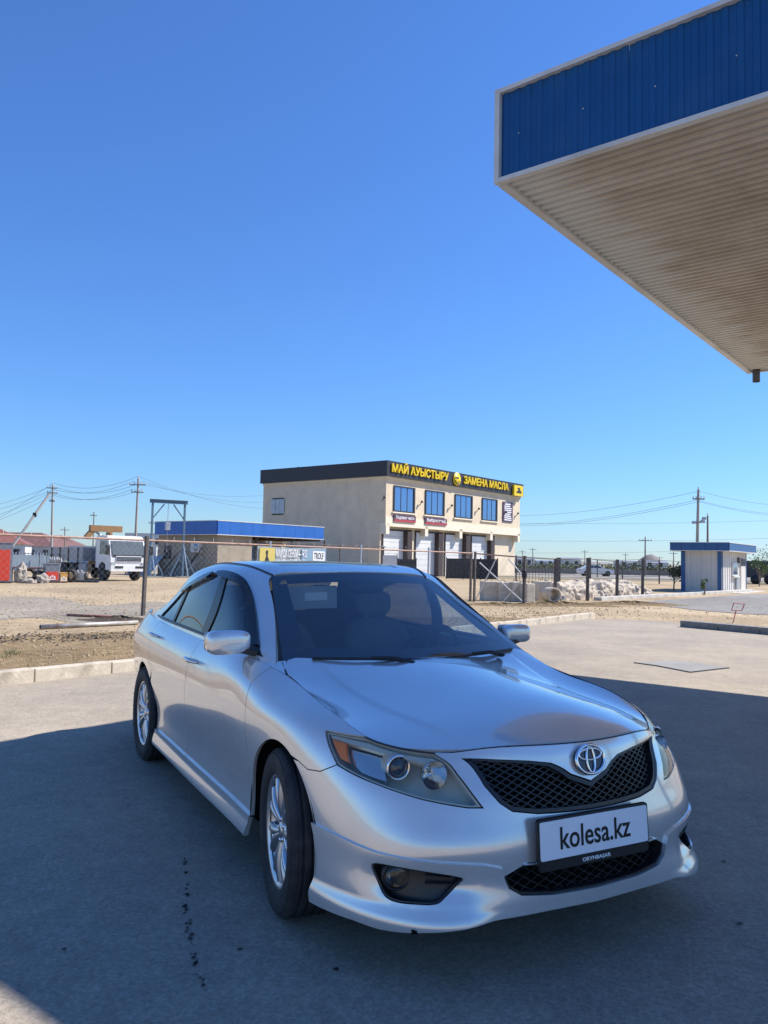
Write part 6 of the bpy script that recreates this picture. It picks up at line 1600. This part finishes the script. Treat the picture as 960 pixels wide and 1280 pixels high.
for (x, w, st) in ((0, .795, rad(-8.5)), (0, -.795, rad(-8.5)), (-2.776, .795, 0), (-2.776, -.795, 0)):
    rt_ = wheel(x, w, st)
    if TY is None:
        TY = tyre_mesh().build('tyre', 'rubber', rt_); RM = rim_mesh().build('rim', 'alloy', rt_)
        HB = MB().lathe([(.155, .0), (.155, .014), (.07, .016), (.06, .03)], 48, 'Y').build('brake_disc', 'disc_steel', rt_)
        DK = MB().lathe([(.205, -.03), (.0, -.03)], 32, 'Y').build('wheel_back', 'dark_recess', rt_)
        DK2 = None
        lug = MB()
        for i in range(5): t = 2 * math.pi * i / 5; lug.lathe([(.0095, .055), (.0095, .076), (.006, .079), (0, .079)], 8, 'Y', (.045 * math.cos(t), 0, .045 * math.sin(t)))
        LG_ = lug.build('wheel_nuts', 'chrome', rt_); tag(LG_, kind='stuff')
    else:
        for o in (TY, RM, HB, DK, LG_): c = o.copy(); COL.objects.link(c); c.parent = rt_
# wheel-arch liners and underbody
for mr in (False, True):
    for (cx_, cz_, r) in (AF, AR):
        V = []; n = 26
        for i in range(n + 1):
            t = rad(-8 + 196 * i / n)
            for w in (.56, .878): V.append((cx_ + (r + .012) * math.cos(t), w, cz_ + (r + .012) * math.sin(t)))
        mb = MB().add(V, [(2 * i, 2 * i + 1, 2 * i + 3, 2 * i + 2) for i in range(n)], True)
        mb.add([(V[2 * i]) for i in range(n + 1)], [tuple(range(n + 1))])
        cb(mb, 'arch_liner', 'dark_recess', car_root, mr)
ub = MB().bbox(-3.55, .66, -.56, .56, .19, .40, .03); ub.box(-2.36, -.42, -.80, .80, .22, .30); ub.box(.60, .66, -.40, .40, .26, .72)
ub.box(.40, .62, -.74, .74, .22, .36)
cb(ub, 'underbody', 'dark_recess', car_root)
eb = MB().box(-.36, .42, -.52, .52, .40, .74); eb.box(-.44, -.361, -.80, .80, .3, .90)
cb(eb, 'engine_bay', 'dark_recess', car_root)
cb(MB().box(-3.4, -2.72, -.55, .55, .4, .94).box(-3.401, -3.16, -.76, .76, .3, .941), 'boot_floor', 'dark_recess', car_root)
# ---- door furniture
def soft_box(mb, c, s, e=2.6, n=12, m=20, shear=0., taper=None):
    """super-ellipsoid, for mirror shells, head-rests, cushions"""
    V = []; f = lambda t, k: math.copysign(abs(t) ** k, t)
    for i in range(n + 1):
        ph = -math.pi / 2 + math.pi * i / n
        for j in range(m):
            th = 2 * math.pi * j / m; p = 2 / e
            x, y, z = f(math.cos(ph), p) * f(math.cos(th), p), f(math.cos(ph), p) * f(math.sin(th), p), f(math.sin(ph), p)
            if taper: x, y, z = taper(x, y, z)
            V.append((c[0] + s[0] * x + shear * z, c[1] + s[1] * y, c[2] + s[2] * z))
    F = []
    for i in range(n):
        F += [(i * m + j, i * m + (j + 1) % m, (i + 1) * m + (j + 1) % m, (i + 1) * m + j) for j in range(m)]
    mb.add(V, F, True); return mb
for mr in (False, True):
    f, r = doors['f', mr], doors['r', mr]
    def mt(x, y, z):
        k = (y + 1) / 2                                             # 0 inboard .. 1 outboard
        return (x * (.75 + .25 * k) - .25 * k, y, z * (.80 + .20 * k) + (.16 * (1 - k) if z > 0 else -.05 * (1 - k)))
    mir = cb(soft_box(MB(), (-.675, .915 if not mr else .868, 1.052), (.060 if not mr else .052, .110 if not mr else .095, .064 if not mr else .056), 3.4, 16, 28, taper=mt), 'door_mirror', 'silver_paint', f, mr)
    mw = .925 if not mr else .878
    cb(MB().prism([(p[0], p[1]) for p in rrect(.092, .048, .02)], lambda p: (-.752, mw + p[0], 1.052 + p[1]), lambda p: (-.757, mw + p[0], 1.052 + p[1])), 'mirror_glass', 'chrome', mir, mr)
    cb(MB().beam((-.66, .775, .995), (-.68, .86, 1.015), .07, .026), 'mirror_stalk', 'black_plastic', mir, mr)
    sail = [DLO[0], DLO[1], DLO[2], DLO[3], DLO[4]] + gxz([(-.80,1.10),(-.80,1.003)])
    panel(GH, sail, 'mirror_sail', 'black_plastic', f, off=.003, gap=0, flange=.01, mirror=mr)
    for (host, x, z) in ((f, -1.40, .872), (r, -2.45, .918)):
        pts = []
        for k in np.linspace(0, 1, 9):
            q = xz([(x - .09 + .18 * k, z)])[0]; P = BODY.base(np.array([q[0]]), np.array([q[1]]))[0]; N = BODY.nrm(np.array([q[0]]), np.array([q[1]]))[0]
            pts.append(P + N * (.006 + .036 * min(1, 4 * k * (1 - k) * 1.4)))
        hd = cb(MB().tube(pts, [.009 + .006 * math.sin(math.pi * k) for k in np.linspace(0, 1, 9)], 10), 'door_handle', 'silver_paint', host, mr)
# ---- wipers and scuttle
for (wa, wb_, xo) in ((-.60, .0, .0), (-.02, .58, .0)):
    pts = []
    for k in np.linspace(0, 1, 10):
        a = (wa + (wb_ - wa) * k) / .70; pts.append(np.array(ws(.012 + .016 * math.sin(k * math.pi), a)) + np.array([.012, 0, .016]))
    wp = cb(MB().tube(pts, .0075, 6), 'wiper', 'black_plastic', car_root)
    p0 = pts[5]; a = (wa + .16) / .7; p1 = np.array(ws(-.03, a)) + np.array([.02, 0, .03])
    cb(MB().tube([p1, p1 * .6 + p0 * .4 + np.array([0, 0, .014]), p0 + np.array([0, 0, .008])], [.011, .010, .006], 8), 'wiper_arm', 'black_plastic', wp)
    cb(soft_box(MB(), tuple(p1), (.022, .02, .012), 2.2, 8, 12), 'wiper_pivot', 'black_plastic', wp)
sc_ = []
for a in np.linspace(-1, 1, 17):
    p = ws(.0, a); sc_ += [(p[0] - .02, p[1], p[2] + .004), (p[0] + .05, p[1] * 1.02, p[2] - .022)]
cb(MB().add(sc_, [(2 * i, 2 * i + 1, 2 * i + 3, 2 * i + 2) for i in range(16)], True), 'scuttle', 'black_plastic', car_root)
# ---- cabin
def seat(w, x0):
    root = empty('seat', (x0, -w, .30)); root.parent = car_root
    o = soft_box(MB(), (.12, 0, .20), (.27, .26, .09), 3.2).build('cushion', 'seat_cloth', root)
    o = soft_box(MB(), (-.26, 0, .50), (.085, .25, .30), 3.2, shear=-.10).build('seat_back', 'seat_cloth', root)
    o = soft_box(MB(), (-.385, 0, .885), (.055, .13, .09), 2.8).build('head_rest', 'seat_cloth', root)
    for s in (-1, 1): MB().bar((-.37, s * .055, .74), (-.385, s * .055, .86), .006).build('head_rest_post', 'chrome', root)
    return root
for (w, x0) in ((.37, -1.15), (-.37, -1.22), (.36, -2.10), (-.36, -2.10)): seat(w, x0)
cb(soft_box(MB(), (-.62, 0, .82), (.26, .70, .135), 3.0, 12, 24), 'dashboard', 'cabin_grey', car_root)
cb(MB().box(-3.06, -2.42, -.66, .66, 1.0, 1.045), 'parcel_shelf', 'cabin_grey', car_root)
cb(MB().box(-2.6, -.5, -.74, .74, .40, .46), 'cabin_floor', 'cabin_grey', car_root)
sw = MB(); Ms = Matrix.Translation((-.86, .37, .93)) @ Matrix.Rotation(rad(-66), 4, 'Y')
b = MB().lathe([(.185 + .014 * math.cos(t), .014 * math.sin(t)) for t in np.linspace(0, 2 * math.pi, 9)[:-1]], 40, closed=True); b.box(-.17, .17, -.02, .02, -.02, 0).box(-.02, .02, -.17, 0, -.02, 0); soft_box(b, (0, 0, -.01), (.07, .06, .03))
b.v = [tuple(Ms @ Vector(p)) for p in b.v]; b.build('steering_wheel', 'black_plastic', car_root)
cb(soft_box(MB(), (-1.03, -.02, 1.315), (.022, .125, .038), 3), 'interior_mirror', 'black_plastic', wind)
vis = [car_at(u, v, -1.06) for (u, v) in ((344, 734), (421, 732), (421, 760), (350, 762))]
vq = [(p[1], p[2]) for p in vis]
cb(MB().prism(vq, lambda p: (-1.06, p[0], p[1]), lambda p: (-1.085, p[0], p[1])), 'sun_visor', 'visor_cloth', car_root)
vl = [car_at(u, v, -1.057) for (u, v) in ((381, 741), (409, 740), (409, 750), (381, 751))]
cb(MB().prism([(p[1], p[2]) for p in vl], lambda p: (-1.057, p[0], p[1]), lambda p: (-1.059, p[0], p[1])), 'visor_label', 'white_print', car_root)
for mr in (False, True):
    cb(MB().box(-2.62, -.48, .70, .735, .38, .955), 'door_card', 'cabin_grey', car_root, mr); cb(MB().box(-3.3, -2.63, .56, .70, .38, 1.0), 'rear_trim', 'cabin_grey', car_root, mr)
# antenna fin and roof aerial are out of sight; lip damage: a chip through the paint
p, n = body_at(520, 1161)
q = BODY.inv([(520, 1158)], 'pix', fr_r)[0]; P = LIPS.base(np.array([q[0]]), np.array([q[1]]))[0]; N = LIPS.nrm(np.array([q[0]]), np.array([q[1]]))[0]
random.seed(3); mb = MB(); ring = []
tx = np.cross(N, [0, 0, 1]); tx /= np.linalg.norm(tx); ty = np.cross(tx, N)
for i in range(11): t = 2 * math.pi * i / 11; r = .010 * random.uniform(.6, 1.35); ring.append(P + N * .0015 + tx * r * 1.4 * math.cos(t) + ty * r * math.sin(t))
mb.add([tuple(p) for p in ring] + [tuple(P + N * .002)], [(i, (i + 1) % 11, 11) for i in range(11)])
cb(mb, 'paint_chip', 'dark_recess', lip)
